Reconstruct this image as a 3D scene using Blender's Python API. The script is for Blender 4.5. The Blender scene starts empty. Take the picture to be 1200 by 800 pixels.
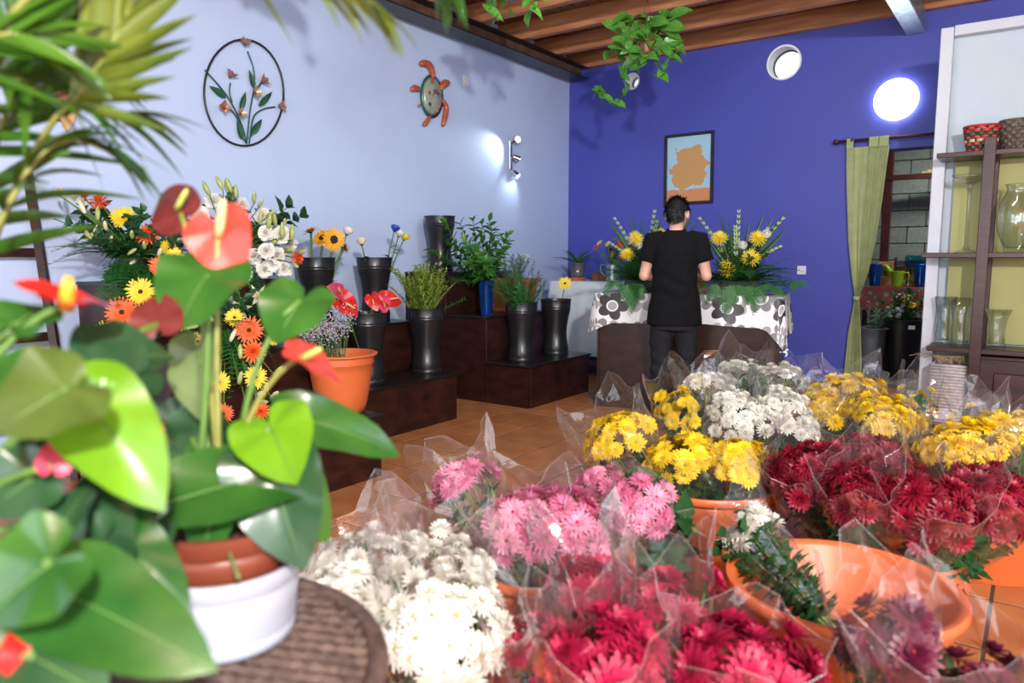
import bpy, math, random
from mathutils import Vector, Matrix, Quaternion, noise
R = math.radians
sc = bpy.context.scene
COL = sc.collection
random.seed(7)

# ------------------------------------------------------------------ camera
FPX, CAMH = 860.0, 1.25                      # focal length in pixels of a 1200x800 frame, camera height
PITCH, YAW = math.atan(100/860.0), R(35.6)
cam_d = bpy.data.cameras.new('camera'); cam = bpy.data.objects.new('camera', cam_d); COL.objects.link(cam)
cam.location = (0, 0, CAMH); cam.rotation_euler = (math.pi/2-PITCH, 0, YAW)
cam_d.sensor_width = 36; cam_d.lens = FPX/1200*36; cam_d.clip_start = .05
cam_d.dof.use_dof = True; cam_d.dof.focus_distance = 4.6; cam_d.dof.aperture_fstop = 2.9
sc.camera = cam
FW = Vector((-math.sin(YAW)*math.cos(PITCH), math.cos(YAW)*math.cos(PITCH), -math.sin(PITCH)))
RT = Vector((math.cos(YAW), math.sin(YAW), 0)); UP = RT.cross(FW); CP = Vector((0, 0, CAMH))
def ray(x, y): return FW*FPX + RT*(x-600) + UP*(400-y)
def at(x, y, dep): return CP + ray(x, y)/FPX*dep          # pixel + distance along the view
def onz(x, y, z): d = ray(x, y); return CP + d*((z-CAMH)/d.z)
def onx(x, y, X): d = ray(x, y); return CP + d*(X/d.x)
def ony(x, y, Y): d = ray(x, y); return CP + d*(Y/d.y)

# ------------------------------------------------------------------ world, lights, exposure
w = bpy.data.worlds.new('world'); sc.world = w; w.use_nodes = True
w.node_tree.nodes['Background'].inputs[0].default_value = (.86, .92, 1, 1)
w.node_tree.nodes['Background'].inputs[1].default_value = 1.6
def light(name, kind, loc, power, color=(1, 1, 1), size=.1, size_y=None, target=None, spot=None):
    l = bpy.data.lights.new(name, kind); o = bpy.data.objects.new(name, l); COL.objects.link(o)
    o.location = loc; l.energy = power; l.color = color
    if kind == 'AREA':
        l.size = size
        if size_y: l.shape = 'RECTANGLE'; l.size_y = size_y
    else: l.shadow_soft_size = size
    if spot: l.spot_size = R(spot); l.spot_blend = .6
    if target: o.rotation_euler = (Vector(target)-Vector(loc)).to_track_quat('-Z', 'Y').to_euler()
    return o
light('strobe_key_light', 'POINT', (1.97, -1.2, 2.81), 980, (1, .955, .9), .12)  # key light where the cast shadows lead back to, read as a strobe
light('shopfront_fill', 'AREA', (-.4, -4.3, 1.5), 130, (.93, .96, 1), 6.0, 2.6, target=(-1.2, 4, 1.4))  # fill added at the unseen shopfront opening, stands in for daylight
light('right_side_fill', 'AREA', (3.5, 1.2, 1.6), 70, (.95, .97, 1), 3.6, 1.8, target=(-3, 3.5, 1.2))  # made-up side fill at the unseen right wall
light('overhead_fill', 'AREA', (-1.6, 4.1, 3.3), 30, (.93, .97, 1), 1.5, .12, target=(-1.9, 5.2, 0))  # unseen overhead fill added to lift the back of the room
light('storeroom_fill', 'AREA', (-.6, 9.0, 2.7), 22, (.95, 1, .95), .9, .1, target=(-.8, 9.4, 0))  # unseen fill added to brighten the storeroom, no fitting there
vs = sc.view_settings
vs.view_transform = 'Standard'; vs.look = 'None'; vs.exposure = 0.5; vs.gamma = 1.0; vs.use_curve_mapping = False
sc.cycles.transparent_max_bounces = 40
sc.cycles.max_bounces = 10
sc.cycles.sample_clamp_indirect = 6
sc.cycles.caustics_reflective = False; sc.cycles.caustics_refractive = False

# ------------------------------------------------------------------ helpers
def frame(pos, zdir, xhint=None, roll=0.0, s=1.0):
    """matrix whose local z points along zdir"""
    z = Vector(zdir).normalized()
    h = Vector(xhint) if xhint is not None else (Vector((1, 0, 0)) if abs(z.x) < .9 else Vector((0, 1, 0)))
    x = (h - z*h.dot(z))
    if x.length < 1e-6: x = Vector((0, 1, 0)) - z*z.y
    x.normalize(); y = z.cross(x)
    m = Matrix((x, y, z)).transposed()
    if roll: m = m @ Matrix.Rotation(roll, 3, 'Z')
    return Matrix.Translation(Vector(pos)) @ (m*s).to_4x4()
def yframe(pos, ydir, zhint=(0, 0, 1), s=1.0):
    """matrix whose local y points along ydir, local z near zhint"""
    y = Vector(ydir).normalized(); z = Vector(zhint); z = z - y*z.dot(y)
    if z.length < 1e-6: z = Vector((1, 0, 0)) - y*y.x
    z.normalize(); x = y.cross(z)
    return Matrix.Translation(Vector(pos)) @ (Matrix((x, y, z)).transposed()*s).to_4x4()
def rz(a): return Matrix.Rotation(a, 4, 'Z')
def tr(x, y, z): return Matrix.Translation((x, y, z))

class MB:
    def __init__(s): s.v = []; s.f = []; s.m = []
    def add(s, vs_, fs, mi=0, M=None):
        n = len(s.v)
        s.v += [tuple(M @ Vector(p)) for p in vs_] if M is not None else [tuple(p) for p in vs_]
        s.f += [tuple(i+n for i in f) for f in fs]; s.m += [mi]*len(fs); return s
    def box(s, c, d, mi=0, M=None, bev=0.0):
        x, y, z = c; a, b, h = d[0]/2, d[1]/2, d[2]/2
        if bev <= 0:
            vs_ = [(x+i*a, y+j*b, z+k*h) for i in (-1, 1) for j in (-1, 1) for k in (-1, 1)]
            fs = [(0, 1, 3, 2), (4, 6, 7, 5), (0, 4, 5, 1), (2, 3, 7, 6), (0, 2, 6, 4), (1, 5, 7, 3)]
            return s.add(vs_, fs, mi, M)
        e = min(bev, a*.9, b*.9, h*.9); vs_ = []; idx = {}
        for i in (-1, 1):
            for j in (-1, 1):
                for k in (-1, 1):
                    for ax in range(3):
                        p = [i*(a-e), j*(b-e), k*(h-e)]; p[ax] = (i*a, j*b, k*h)[ax]
                        idx[i, j, k, ax] = len(vs_); vs_.append((x+p[0], y+p[1], z+p[2]))
        fs = []
        def q(ids, nrm):
            P = [Vector(vs_[t]) for t in ids]; n = (P[1]-P[0]).cross(P[2]-P[0])
            fs.append(tuple(ids) if n.dot(nrm) > 0 else tuple(reversed(ids)))
        for ax in range(3):
            for sg in (-1, 1):
                o = [t for t in range(3) if t != ax]; ids = []
                for u, v_ in ((-1, -1), (1, -1), (1, 1), (-1, 1)):
                    k = [0, 0, 0]; k[ax] = sg; k[o[0]] = u; k[o[1]] = v_; ids.append(idx[k[0], k[1], k[2], ax])
                nr = Vector((0, 0, 0)); nr[ax] = sg; q(ids, nr)
        for ax in range(3):
            o = [t for t in range(3) if t != ax]
            for u in (-1, 1):
                for v_ in (-1, 1):
                    ids = []
                    for sg, wh in ((-1, o[0]), (1, o[0]), (1, o[1]), (-1, o[1])):
                        k = [0, 0, 0]; k[ax] = sg; k[o[0]] = u; k[o[1]] = v_; ids.append(idx[k[0], k[1], k[2], wh])
                    nr = Vector((0, 0, 0)); nr[o[0]] = u; nr[o[1]] = v_; q(ids, nr)
        for i in (-1, 1):
            for j in (-1, 1):
                for k in (-1, 1): q([idx[i, j, k, t] for t in range(3)], Vector((i, j, k)))
        return s.add(vs_, fs, mi, M)
    def tube(s, pts, rad, n=6, mi=0, M=None, cap=True):
        pts = [Vector(p) for p in pts]; N = len(pts)
        if not hasattr(rad, '__len__'): rad = [rad]*N
        vs_ = []; fs = []; px = None
        for i, p in enumerate(pts):
            t = (pts[min(i+1, N-1)]-pts[max(i-1, 0)])
            t = t.normalized() if t.length > 1e-9 else Vector((0, 0, 1))
            if px is None:
                px = Vector((1, 0, 0)) if abs(t.x) < .8 else Vector((0, 1, 0))
            px = px - t*px.dot(t)
            px = px.normalized() if px.length > 1e-6 else t.orthogonal().normalized()
            py = t.cross(px)
            for k in range(n):
                a = 2*math.pi*k/n; vs_.append(p + (px*math.cos(a)+py*math.sin(a))*rad[i])
        for i in range(N-1):
            for k in range(n): fs.append((i*n+k, i*n+(k+1) % n, (i+1)*n+(k+1) % n, (i+1)*n+k))
        if cap: fs.append(tuple(reversed(range(n)))); fs.append(tuple((N-1)*n+k for k in range(n)))
        return s.add(vs_, fs, mi, M)
    def lathe(s, prof, n=24, mi=0, M=None, sx=1, sy=1, wav=None, cap=True):
        vs_ = []; fs = []
        for i, (r, z) in enumerate(prof):
            for k in range(n):
                a = 2*math.pi*k/n; rr = r*(wav(a, i) if wav else 1)
                vs_.append((rr*math.cos(a)*sx, rr*math.sin(a)*sy, z))
        for i in range(len(prof)-1):
            for k in range(n): fs.append((i*n+k, i*n+(k+1) % n, (i+1)*n+(k+1) % n, (i+1)*n+k))
        if cap and prof[0][0] > 1e-5: fs.append(tuple(reversed(range(n))))
        if cap and prof[-1][0] > 1e-5: fs.append(tuple((len(prof)-1)*n+k for k in range(n)))
        return s.add(vs_, fs, mi, M)
    def grid(s, fn, nu, nv, mi=0, M=None, flip=False):
        vs_ = [fn(i/nu, j/nv) for j in range(nv+1) for i in range(nu+1)]; fs = []
        for j in range(nv):
            for i in range(nu):
                a = j*(nu+1)+i; q = (a, a+1, a+nu+2, a+nu+1); fs.append(tuple(reversed(q)) if flip else q)
        return s.add(vs_, fs, mi, M)
    def ball(s, c, r, nu=10, nv=7, mi=0, M=None, sq=(1, 1, 1)):
        vs_ = []; fs = []
        for j in range(nv+1):
            b = math.pi*j/nv
            for i in range(nu):
                a = 2*math.pi*i/nu
                vs_.append((c[0]+r*sq[0]*math.sin(b)*math.cos(a), c[1]+r*sq[1]*math.sin(b)*math.sin(a), c[2]-r*sq[2]*math.cos(b)))
        for j in range(nv):
            for i in range(nu): fs.append((j*nu+i, j*nu+(i+1) % nu, (j+1)*nu+(i+1) % nu, (j+1)*nu+i))
        return s.add(vs_, fs, mi, M)
    def petal(s, L, W, elev, az, r0=0.0, z0=0.0, curl=0.0, mi=0, M=None, tip=.35, rnd=0):
        """a narrow petal of five points, base at radius r0, pitched up by elev"""
        ca, sa = math.cos(az), math.sin(az); ce, se = math.cos(elev), math.sin(elev); pts = []
        for t, wd in ((0, .35), (.6, 1), (1, tip)):
            rr = r0 + L*t*ce; zz = z0 + L*t*se - curl*L*t*t
            for u in (-1, 1):
                wx = u*wd*W/2; pts.append((rr*ca - wx*sa, rr*sa + wx*ca, zz + .12*W*(1-t)))
        return s.add(pts, [(0, 2, 3, 1), (2, 4, 5, 3)], mi, M)
    def leaf(s, L, W, M=None, mi=0, n=5, droop=.25, fold=.12, wave=0.0, heart=0.0, nu=4, peak=.35):
        """leaf along +y with its face to +z"""
        def fn(u, t):
            u = 2*u-1
            pf = math.sin(math.pi*min(1, (t+.02))**(math.log(.5)/math.log(peak)))**.8 if not heart else ((1-t)**.62)*(.66+1.15*t-.35*t*t)
            if t >= .999: pf = 0
            x = W/2*u*pf; y = L*t - heart*L*(1-t)**2*abs(u)**1.3
            z = fold*W*abs(u)*pf - droop*L*t*t + wave*W*math.sin(t*9+u*2)*abs(u)
            return (x, y, z)
        return s.grid(fn, nu, n, mi, M)
    def heart(s, L, W, M=None, mi=0, droop=.15, fold=.1, wave=.03, nt=26, nr=4, ph=0.0):
        """heart shaped blade: stalk joins at the origin, tip at +y"""
        tab = [(0, 1.0), (8, .90), (18, .80), (32, .68), (50, .58), (72, .52), (98, .50), (124, .50), (146, .47), (162, .40), (172, .27), (179, .10)]
        def Rd(a):
            a = abs(a)
            for (a0, r0), (a1, r1) in zip(tab, tab[1:]):
                if a <= a1: return r0+(r1-r0)*(a-a0)/(a1-a0)
            return .1
        vs_ = [(0, 0, 0)]; fs = []
        for j in range(1, nr+1):
            for i in range(nt+1):
                a = -179+358*i/nt; r = Rd(a)*L*j/nr; x = r*math.sin(R(a))*W/L; y = r*math.cos(R(a)); u = x/(W*.5); t = y/L
                z = fold*W*abs(u)**1.3 - droop*L*(t*abs(t) if t > 0 else .5*t*t) + wave*W*(j/nr)**2*math.sin(R(a)*5+ph)
                vs_.append((x, y, z))
        for i in range(nt): fs.append((0, 2+i, 1+i))
        for j in range(nr-1):
            for i in range(nt): p = 1+j*(nt+1)+i; fs.append((p, p+1, p+nt+2, p+nt+1))
        return s.add(vs_, fs, mi, M)
    def mesh(s, name, mats, smooth=True):
        me = bpy.data.meshes.new(name); me.from_pydata(s.v, [], s.f)
        for m in (mats if isinstance(mats, (list, tuple)) else [mats]): me.materials.append(m)
        if len(me.materials) > 1: me.polygons.foreach_set('material_index', s.m)
        if smooth: me.polygons.foreach_set('use_smooth', [True]*len(me.polygons))
        me.update(); return me
    def build(s, name, mats, parent=None, smooth=False, sharp=None):
        me = s.mesh(name, mats, smooth or sharp is not None)
        if sharp is not None: me.set_sharp_from_angle(angle=R(sharp))
        return link(name, me, parent)
def link(name, me, parent=None, M=None):
    o = bpy.data.objects.new(name, me); COL.objects.link(o)
    if parent is not None: o.parent = parent
    if M is not None: o.matrix_basis = M
    return o
def tag(o, label, cat, group=None):
    o['label'] = label; o['category'] = cat
    if group: o['group'] = group
    return o
def thing(name, label, cat, loc=(0, 0, 0), rotz=0.0, group=None, M=None):
    o = bpy.data.objects.new(name, None); COL.objects.link(o); o.empty_display_size = .1
    if M is not None: o.matrix_basis = M
    else: o.location = loc; o.rotation_euler = (0, 0, rotz)
    return tag(o, label, cat, group)
def struct(o): o['kind'] = 'structure'; return o
def stuff(o): o['kind'] = 'stuff'; return o
def bez(p0, p1, p2, n=8):
    p0, p1, p2 = Vector(p0), Vector(p1), Vector(p2)
    return [p0*(1-t)**2 + p1*2*t*(1-t) + p2*t*t for t in [i/n for i in range(n+1)]]
def curve(pts, n=6):
    """Catmull-Rom through points"""
    P = [Vector(p) for p in pts]; P = [P[0]*2-P[1]] + P + [P[-1]*2-P[-2]]; out = []
    for i in range(1, len(P)-2):
        for k in range(n):
            t = k/n; a, b, c, d = P[i-1:i+3]
            out.append(.5*((2*b) + (c-a)*t + (2*a-5*b+4*c-d)*t*t + (3*b-a-3*c+d)*t**3))
    out.append(P[-2]); return out
U = random.uniform

# ------------------------------------------------------------------ materials
MT = {}
def nodes(name):
    m = bpy.data.materials.new(name); m.use_nodes = True; nt = m.node_tree
    return m, nt, nt.nodes['Principled BSDF'], nt.nodes['Material Output']
def mat(name, col, rough=.5, var=.12, scale=18, bump=0.0, bscale=60, metal=0.0, spec=.5, coat=0.0, transl=0.0, col2=None, stretch=None, objvar=0.0, contrast=None):
    if name in MT: return MT[name]
    m, nt, b, out = nodes(name); N, L = nt.nodes.new, nt.links.new
    tc = N('ShaderNodeTexCoord'); mp = N('ShaderNodeMapping'); L(tc.outputs['Object'], mp.inputs[0])
    if stretch: mp.inputs['Scale'].default_value = stretch
    nz = N('ShaderNodeTexNoise'); nz.inputs['Scale'].default_value = scale; nz.inputs['Detail'].default_value = 5
    L(mp.outputs[0], nz.inputs['Vector'])
    rp = N('ShaderNodeValToRGB'); L(nz.outputs['Fac'], rp.inputs[0])
    lo, hi = contrast or (.3, .7); rp.color_ramp.elements[0].position = lo; rp.color_ramp.elements[1].position = hi
    c2 = col2 or tuple(min(1, c*(1+var)) for c in col)
    c1 = col if col2 else tuple(c*(1-var) for c in col)
    rp.color_ramp.elements[0].color = (*c1, 1); rp.color_ramp.elements[1].color = (*c2, 1)
    csock = rp.outputs[0]
    if objvar:
        oi = N('ShaderNodeObjectInfo'); hs = N('ShaderNodeHueSaturation'); ma = N('ShaderNodeMapRange')
        ma.inputs['To Min'].default_value = 1-objvar; ma.inputs['To Max'].default_value = 1+objvar
        L(oi.outputs['Random'], ma.inputs[0]); L(ma.outputs[0], hs.inputs['Value']); L(csock, hs.inputs['Color']); csock = hs.outputs[0]
    L(csock, b.inputs['Base Color'])
    b.inputs['Roughness'].default_value = rough; b.inputs['Metallic'].default_value = metal
    b.inputs['Specular IOR Level'].default_value = spec; b.inputs['Coat Weight'].default_value = coat; b.inputs['Coat Roughness'].default_value = .12
    if bump:
        bn = N('ShaderNodeTexNoise'); bn.inputs['Scale'].default_value = bscale; bn.inputs['Detail'].default_value = 4
        L(mp.outputs[0], bn.inputs['Vector']); bp = N('ShaderNodeBump'); bp.inputs['Strength'].default_value = bump
        bp.inputs['Distance'].default_value = .01; L(bn.outputs['Fac'], bp.inputs['Height']); L(bp.outputs[0], b.inputs['Normal'])
    if transl:
        t = N('ShaderNodeBsdfTranslucent'); L(csock, t.inputs[0]); mx = N('ShaderNodeMixShader'); mx.inputs[0].default_value = transl
        L(b.outputs[0], mx.inputs[1]); L(t.outputs[0], mx.inputs[2]); L(mx.outputs[0], out.inputs[0])
    MT[name] = m; return m
def film(name, tint, refl_lo, refl_hi, rough, haze=0.0, bump=.3, bscale=14):
    """thin clear sheet: lets light straight through, mirrors more at grazing angles"""
    if name in MT: return MT[name]
    m, nt, b, out = nodes(name); N, L = nt.nodes.new, nt.links.new; nt.nodes.remove(b)
    tp = N('ShaderNodeBsdfTransparent'); tp.inputs[0].default_value = (*tint, 1)
    gl = N('ShaderNodeBsdfGlossy'); gl.inputs['Roughness'].default_value = rough
    lw = N('ShaderNodeLayerWeight'); lw.inputs[0].default_value = .5
    mr = N('ShaderNodeMapRange'); mr.inputs['From Min'].default_value = .0; mr.inputs['To Min'].default_value = refl_lo; mr.inputs['To Max'].default_value = refl_hi
    pw = N('ShaderNodeMath'); pw.operation = 'POWER'; pw.inputs[1].default_value = 2.2
    L(lw.outputs['Facing'], pw.inputs[0]); L(pw.outputs[0], mr.inputs[0])
    mx = N('ShaderNodeMixShader'); L(mr.outputs[0], mx.inputs[0]); L(tp.outputs[0], mx.inputs[1]); L(gl.outputs[0], mx.inputs[2])
    if bump:
        tc = N('ShaderNodeTexCoord'); nz = N('ShaderNodeTexNoise'); nz.inputs['Scale'].default_value = bscale; nz.inputs['Detail'].default_value = 3
        L(tc.outputs['Object'], nz.inputs['Vector']); bp = N('ShaderNodeBump'); bp.inputs['Strength'].default_value = bump; bp.inputs['Distance'].default_value = .03
        L(nz.outputs['Fac'], bp.inputs['Height']); L(bp.outputs[0], gl.inputs['Normal']); L(bp.outputs[0], lw.inputs['Normal'])
    last = mx
    if haze:
        df = N('ShaderNodeBsdfDiffuse'); df.inputs[0].default_value = (.92, .92, .92, 1); m2 = N('ShaderNodeMixShader'); m2.inputs[0].default_value = haze
        L(mx.outputs[0], m2.inputs[1]); L(df.outputs[0], m2.inputs[2]); last = m2
    L(last.outputs[0], out.inputs[0]); MT[name] = m; return m
def glow(name, col, strength):
    m, nt, b, out = nodes(name); b.inputs['Base Color'].default_value = (.9, .9, .9, 1)
    b.inputs['Emission Color'].default_value = (*col, 1); b.inputs['Emission Strength'].default_value = strength
    MT[name] = m; return m

mat('wall_light_blue', (.50, .62, .86), .62, .03, 2.2, .06, 35)
mat('wall_deep_blue', (.06, .072, .40), .55, .05, 2, .08, 40)
mat('plaster_white', (.8, .82, .85), .6, .04, 6, .05, 40)
mat('joist_wood', (.33, .12, .045), .55, .3, 5, .1, 30, col2=(.58, .26, .11), stretch=(.5, 6, 6))
mat('board_wood', (.17, .06, .025), .6, .3, 5, .1, 30, col2=(.27, .11, .045), stretch=(6, .6, 6))
mat('rust_steel', (.10, .055, .035), .45, .4, 9, .15, 50, metal=.35, col2=(.2, .11, .07))
mat('black_steel', (.018, .017, .02), .38, .3, 9, .1, 50, metal=.2)
mat('galvanised', (.28, .36, .38), .38, .25, 14, .05, 40, metal=.8, col2=(.5, .58, .6))
mat('tile', (.33, .115, .036), .33, .2, 5, .06, 30, col2=(.48, .205, .078), objvar=.10)
mat('grout', (.055, .048, .044), .85, .2, 40, .1, 80)
mat('dark_stain', (.014, .005, .004), .34, .4, 6, .05, 40, col2=(.045, .014, .010), stretch=(1, 1, 2.5), spec=.3)
mat('dark_stain_edge', (.010, .006, .006), .3, .3, 8, .05, 40)
mat('bucket_black', (.012, .012, .014), .3, .2, 8, .02, 20, spec=.5)
mat('terracotta_plastic', (.60, .13, .035), .42, .06, 6, .03, 60)
mat('terracotta_inner', (.62, .15, .05), .38, .08, 6, .03, 60)
mat('brown_plastic', (.15, .034, .016), .4, .12, 8, .03, 60)
mat('white_plastic', (.34, .36, .42), .3, .03, 8)
mat('grey_plastic', (.09, .095, .11), .45, .1, 8)
mat('soil', (.025, .014, .009), .95, .5, 60, .8, 120, col2=(.12, .06, .035))
mat('leaf_green', (.045, .17, .022), .36, .3, 14, .1, 40, transl=.25, objvar=.12)
mat('leaf_dark', (.018, .085, .022), .34, .3, 14, .1, 40, transl=.2, objvar=.12)
mat('leaf_lime', (.13, .31, .012), .28, .25, 10, .05, 30, transl=.35, objvar=.06)
mat('leaf_pale', (.15, .22, .07), .4, .25, 12, .05, 30, transl=.3)
mat('leaf_olive', (.075, .12, .02), .4, .3, 10, .05, 30, transl=.35)
mat('leaf_silver', (.17, .26, .19), .6, .3, 14, transl=.2)
mat('leaf_yellowgreen', (.27, .36, .035), .5, .35, 14, transl=.3)
mat('anthurium_leaf', (.014, .070, .011), .25, .25, 9, .10, 22, transl=.12, col2=(.045, .14, .02), contrast=(.35, .75))
mat('anthurium_leaf_dark', (.012, .045, .018), .26, .25, 7, .08, 22, transl=.12, col2=(.03, .085, .03))
mat('palm_leaf', (.018, .085, .008), .3, .3, 9, transl=.25, col2=(.07, .17, .015), objvar=.25)
mat('palm_leaf_yellow', (.07, .13, .012), .32, .3, 9, transl=.3, col2=(.20, .25, .035), objvar=.3)
mat('stem_green', (.09, .19, .03), .45, .25, 12, transl=.1)
mat('stem_dark', (.035, .11, .02), .5, .3, 12)
mat('stem_olive', (.19, .20, .04), .45, .2, 12)
mat('fern_green', (.03, .15, .026), .5, .35, 20, transl=.2, objvar=.15)
mat('petal_white', (.85, .84, .77), .6, .05, 30, transl=.25)
mat('petal_cream', (.82, .76, .52), .55, .08, 20, transl=.25)
mat('petal_pink', (.66, .17, .32), .55, .25, 30, transl=.25, objvar=.1)
mat('petal_palepink', (.76, .32, .46), .55, .2, 30, transl=.25, objvar=.1)
mat('petal_magenta', (.40, .009, .06), .5, .3, 30, transl=.25, objvar=.12)
mat('petal_burgundy', (.22, .006, .022), .5, .35, 30, transl=.2, objvar=.15)
mat('petal_darkwine', (.12, .008, .035), .5, .35, 30, transl=.2, objvar=.15)
mat('petal_yellow', (.90, .64, .014), .5, .15, 30, transl=.25, objvar=.05)
mat('petal_lemon', (.88, .68, .04), .5, .12, 30, transl=.25)
mat('petal_sun', (.9, .43, .006), .5, .15, 30, transl=.2)
mat('petal_orange', (.80, .13, .018), .5, .2, 30, transl=.2)
mat('petal_red', (.55, .012, .012), .4, .2, 30, transl=.15)
mat('petal_lilac', (.34, .30, .34), .7, .25, 40)
mat('petal_blue', (.02, .07, .5), .5, .2, 30, transl=.15)
mat('spathe_red', (.62, .022, .02), .2, .15, 10, .15, 30, transl=.15, coat=.5)
mat('spathe_coral', (.58, .05, .035), .34, .2, 9, .12, 30, transl=.25, coat=.08)
mat('spathe_pink', (.70, .06, .13), .25, .2, 9, .12, 30, transl=.2, coat=.4)
mat('spathe_wine', (.13, .02, .018), .4, .25, 9, .1, 30, transl=.2)
mat('spadix_yellow', (.70, .38, .03), .5, .15, 60, .3, 200)
mat('spadix_cream', (.72, .50, .22), .5, .12, 60, .3, 200)
mat('spadix_green', (.42, .55, .12), .5, .12, 60, .3, 200)
mat('eye_brown', (.045, .015, .006), .8, .4, 90, .6, 200)
mat('eye_green', (.42, .45, .04), .8, .25, 90, .5, 200)
mat('cloth_white', (.68, .78, .86), .8, .05, 12, .25, 220)
mat('curtain_sage', (.37, .42, .20), .75, .1, 10, .15, 160)
mat('rod_wood', (.06, .014, .01), .3, .3, 10)
mat('wicker_dark', (.05, .03, .022), .45, .4, 20, .1, 60, col2=(.12, .075, .055))
mat('chrome', (.75, .76, .78), .15, .05, 8, metal=1)
mat('plate_white', (.75, .77, .8), .4, .03, 8)
film('cellophane', (1, 1, 1), .045, .6, .06, .015, .25, 9)
film('cellophane_edge', (1, 1, 1), .12, .7, .12, .10, 0)
film('glass_clear', (.95, .965, .96), .06, .85, .02, 0, 0)

# ------------------------------------------------------------------ the setting
XL, YB, ZC = -4.7, 7.74, 3.42       # left wall face, back wall face, underside of the joists
XR, YS = 3.6, -4.4                  # right wall, shopfront
floor = struct(MB().box(((XL+XR)/2, (YS+YB)/2-.0, -.0525), (XR-XL+.4, YB-YS+.4, .112)).build('floor', MT['grout']))
TP = .418; tx0 = -2.99; ty0 = 4.34
tm = MB().box((0, 0, 0), (TP-.012, TP-.012, .012), bev=.0015).mesh('tile', MT['tile'], False)
rest = MB()
for i in range(-5, 17):
    for j in range(-22, 9):
        x = tx0+TP*(i+.5); y = ty0+TP*(j+.5)
        if x < XL-.1 or y > YB+.1 or x > XR or y < YS: continue
        if -4.75 < x < .6 and 1.0 < y < 7.8:
            t = link('tile', tm, floor, tr(x, y, .0))
            t.rotation_euler = (U(-.0012, .0012), U(-.0012, .0012), 0)
        else: rest.box((x, y, 0), (TP-.011, TP-.011, .012))
stuff(rest.build('tile_field', MT['tile'], floor))

wl = struct(MB().box((XL-.1, (YS+YB)/2, 1.85), (.2, YB-YS+.4, 3.72)).build('wall_left', MT['wall_light_blue']))
struct(MB().box((XR+.1, 4.9, 1.85), (.2, 6.0, 3.72)).box((XR+.1, (YS+1.9)/2, 3.1), (.2, 1.9-YS, 1.2)).box((XR+.1, (YS+1.9)/2, .3), (.2, 1.9-YS, .6)).build('wall_right', MT['wall_light_blue']))
struct(MB().box(((XL+XR)/2, YS-.1, 3.15), (XR-XL, .2, 1.1)).box((XL+.3, YS-.1, 1.3), (.6, .2, 2.6)).box((XR-.3, YS-.1, 1.3), (.6, .2, 2.6)).build('wall_front', MT['wall_light_blue']))

def boolean_cut(o, cutters):
    for c in cutters:
        md = o.modifiers.new('cut', 'BOOLEAN'); md.operation = 'DIFFERENCE'; md.solver = 'EXACT'; md.object = c
    dg = bpy.context.evaluated_depsgraph_get(); me = bpy.data.meshes.new_from_object(o.evaluated_get(dg))
    o.modifiers.clear(); old = o.data; o.data = me; bpy.data.meshes.remove(old)
    for c in cutters: bpy.data.objects.remove(c)
WT = .22
DX0, DX1, DZ = -1.46, -.5, 2.24
H1, H2 = (-2.21, 3.165, .158), (-3.875, 3.205, .082)
bw = MB().box(((XL+XR)/2, YB+WT/2, 1.81), (XR-XL+.4, WT, 3.62)).build('wall_back', MT['wall_deep_blue']); struct(bw)
cut = []
for hx, hz, hr in (H1, H2):
    M = Matrix.Translation((hx, YB+WT/2, hz)) @ Matrix.Rotation(math.pi/2, 4, 'X')
    cut.append(MB().lathe([(hr, -.3), (hr, .3)], 40, M=M).build('cutter', MT['plaster_white']))
cut.append(MB().box(((DX0+DX1)/2, YB+WT/2, DZ/2-.05), (DX1-DX0, .6, DZ+.1)).build('cutter', MT['plaster_white']))
boolean_cut(bw, cut)
# round openings through the wall, each with a white lining and a pane
for k, (hx, hz, hr) in enumerate((H1, H2)):
    M = Matrix.Translation((hx, YB, hz)) @ Matrix.Rotation(-math.pi/2, 4, 'X')
    o = struct(MB().lathe([(hr+.001, WT+.01), (hr-.008, WT+.01), (hr-.008, -.004), (hr+.012, -.004), (hr+.012, .002)], 40, M=M, cap=False).build('window_%d' % (k+1), MT['plaster_white'], sharp=40))
    MB().lathe([(0, .17), (hr-.008, .17), (hr-.008, .173), (0, .173)], 32, M=M).build('pane', MT['glass_clear'], o)
    MB().lathe([(hr-.008, .155), (hr-.02, .155), (hr-.02, .168), (hr-.008, .168), (hr-.008, .155)], 32, M=M, cap=False).build('gasket', MT['black_steel'], o)
# ceiling: boards on joists
ceil = struct(MB().box(((XL+XR)/2, (YS+YB)/2, 3.66), (XR-XL+.4, YB-YS+.4, .08)).build('ceiling', MT['board_wood']))
bm_ = MB().box((0, 0, 0), (.128, YB-YS+.3, .018), bev=.004).mesh('board', MT['board_wood'], False)
x = XL+.07
while x < XR:
    link('board', bm_, ceil, tr(x, (YS+YB)/2, 3.611)); x += .135
jm = MB().box((0, 0, 0), (XR-XL+.2, .075, .18), bev=.004).mesh('joist', MT['joist_wood'], False)
y = 7.70
while y > YS:
    link('joist', jm, ceil, tr((XL+XR)/2+U(-.1, .1), y+.0, ZC+.0905)); y -= .675
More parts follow.
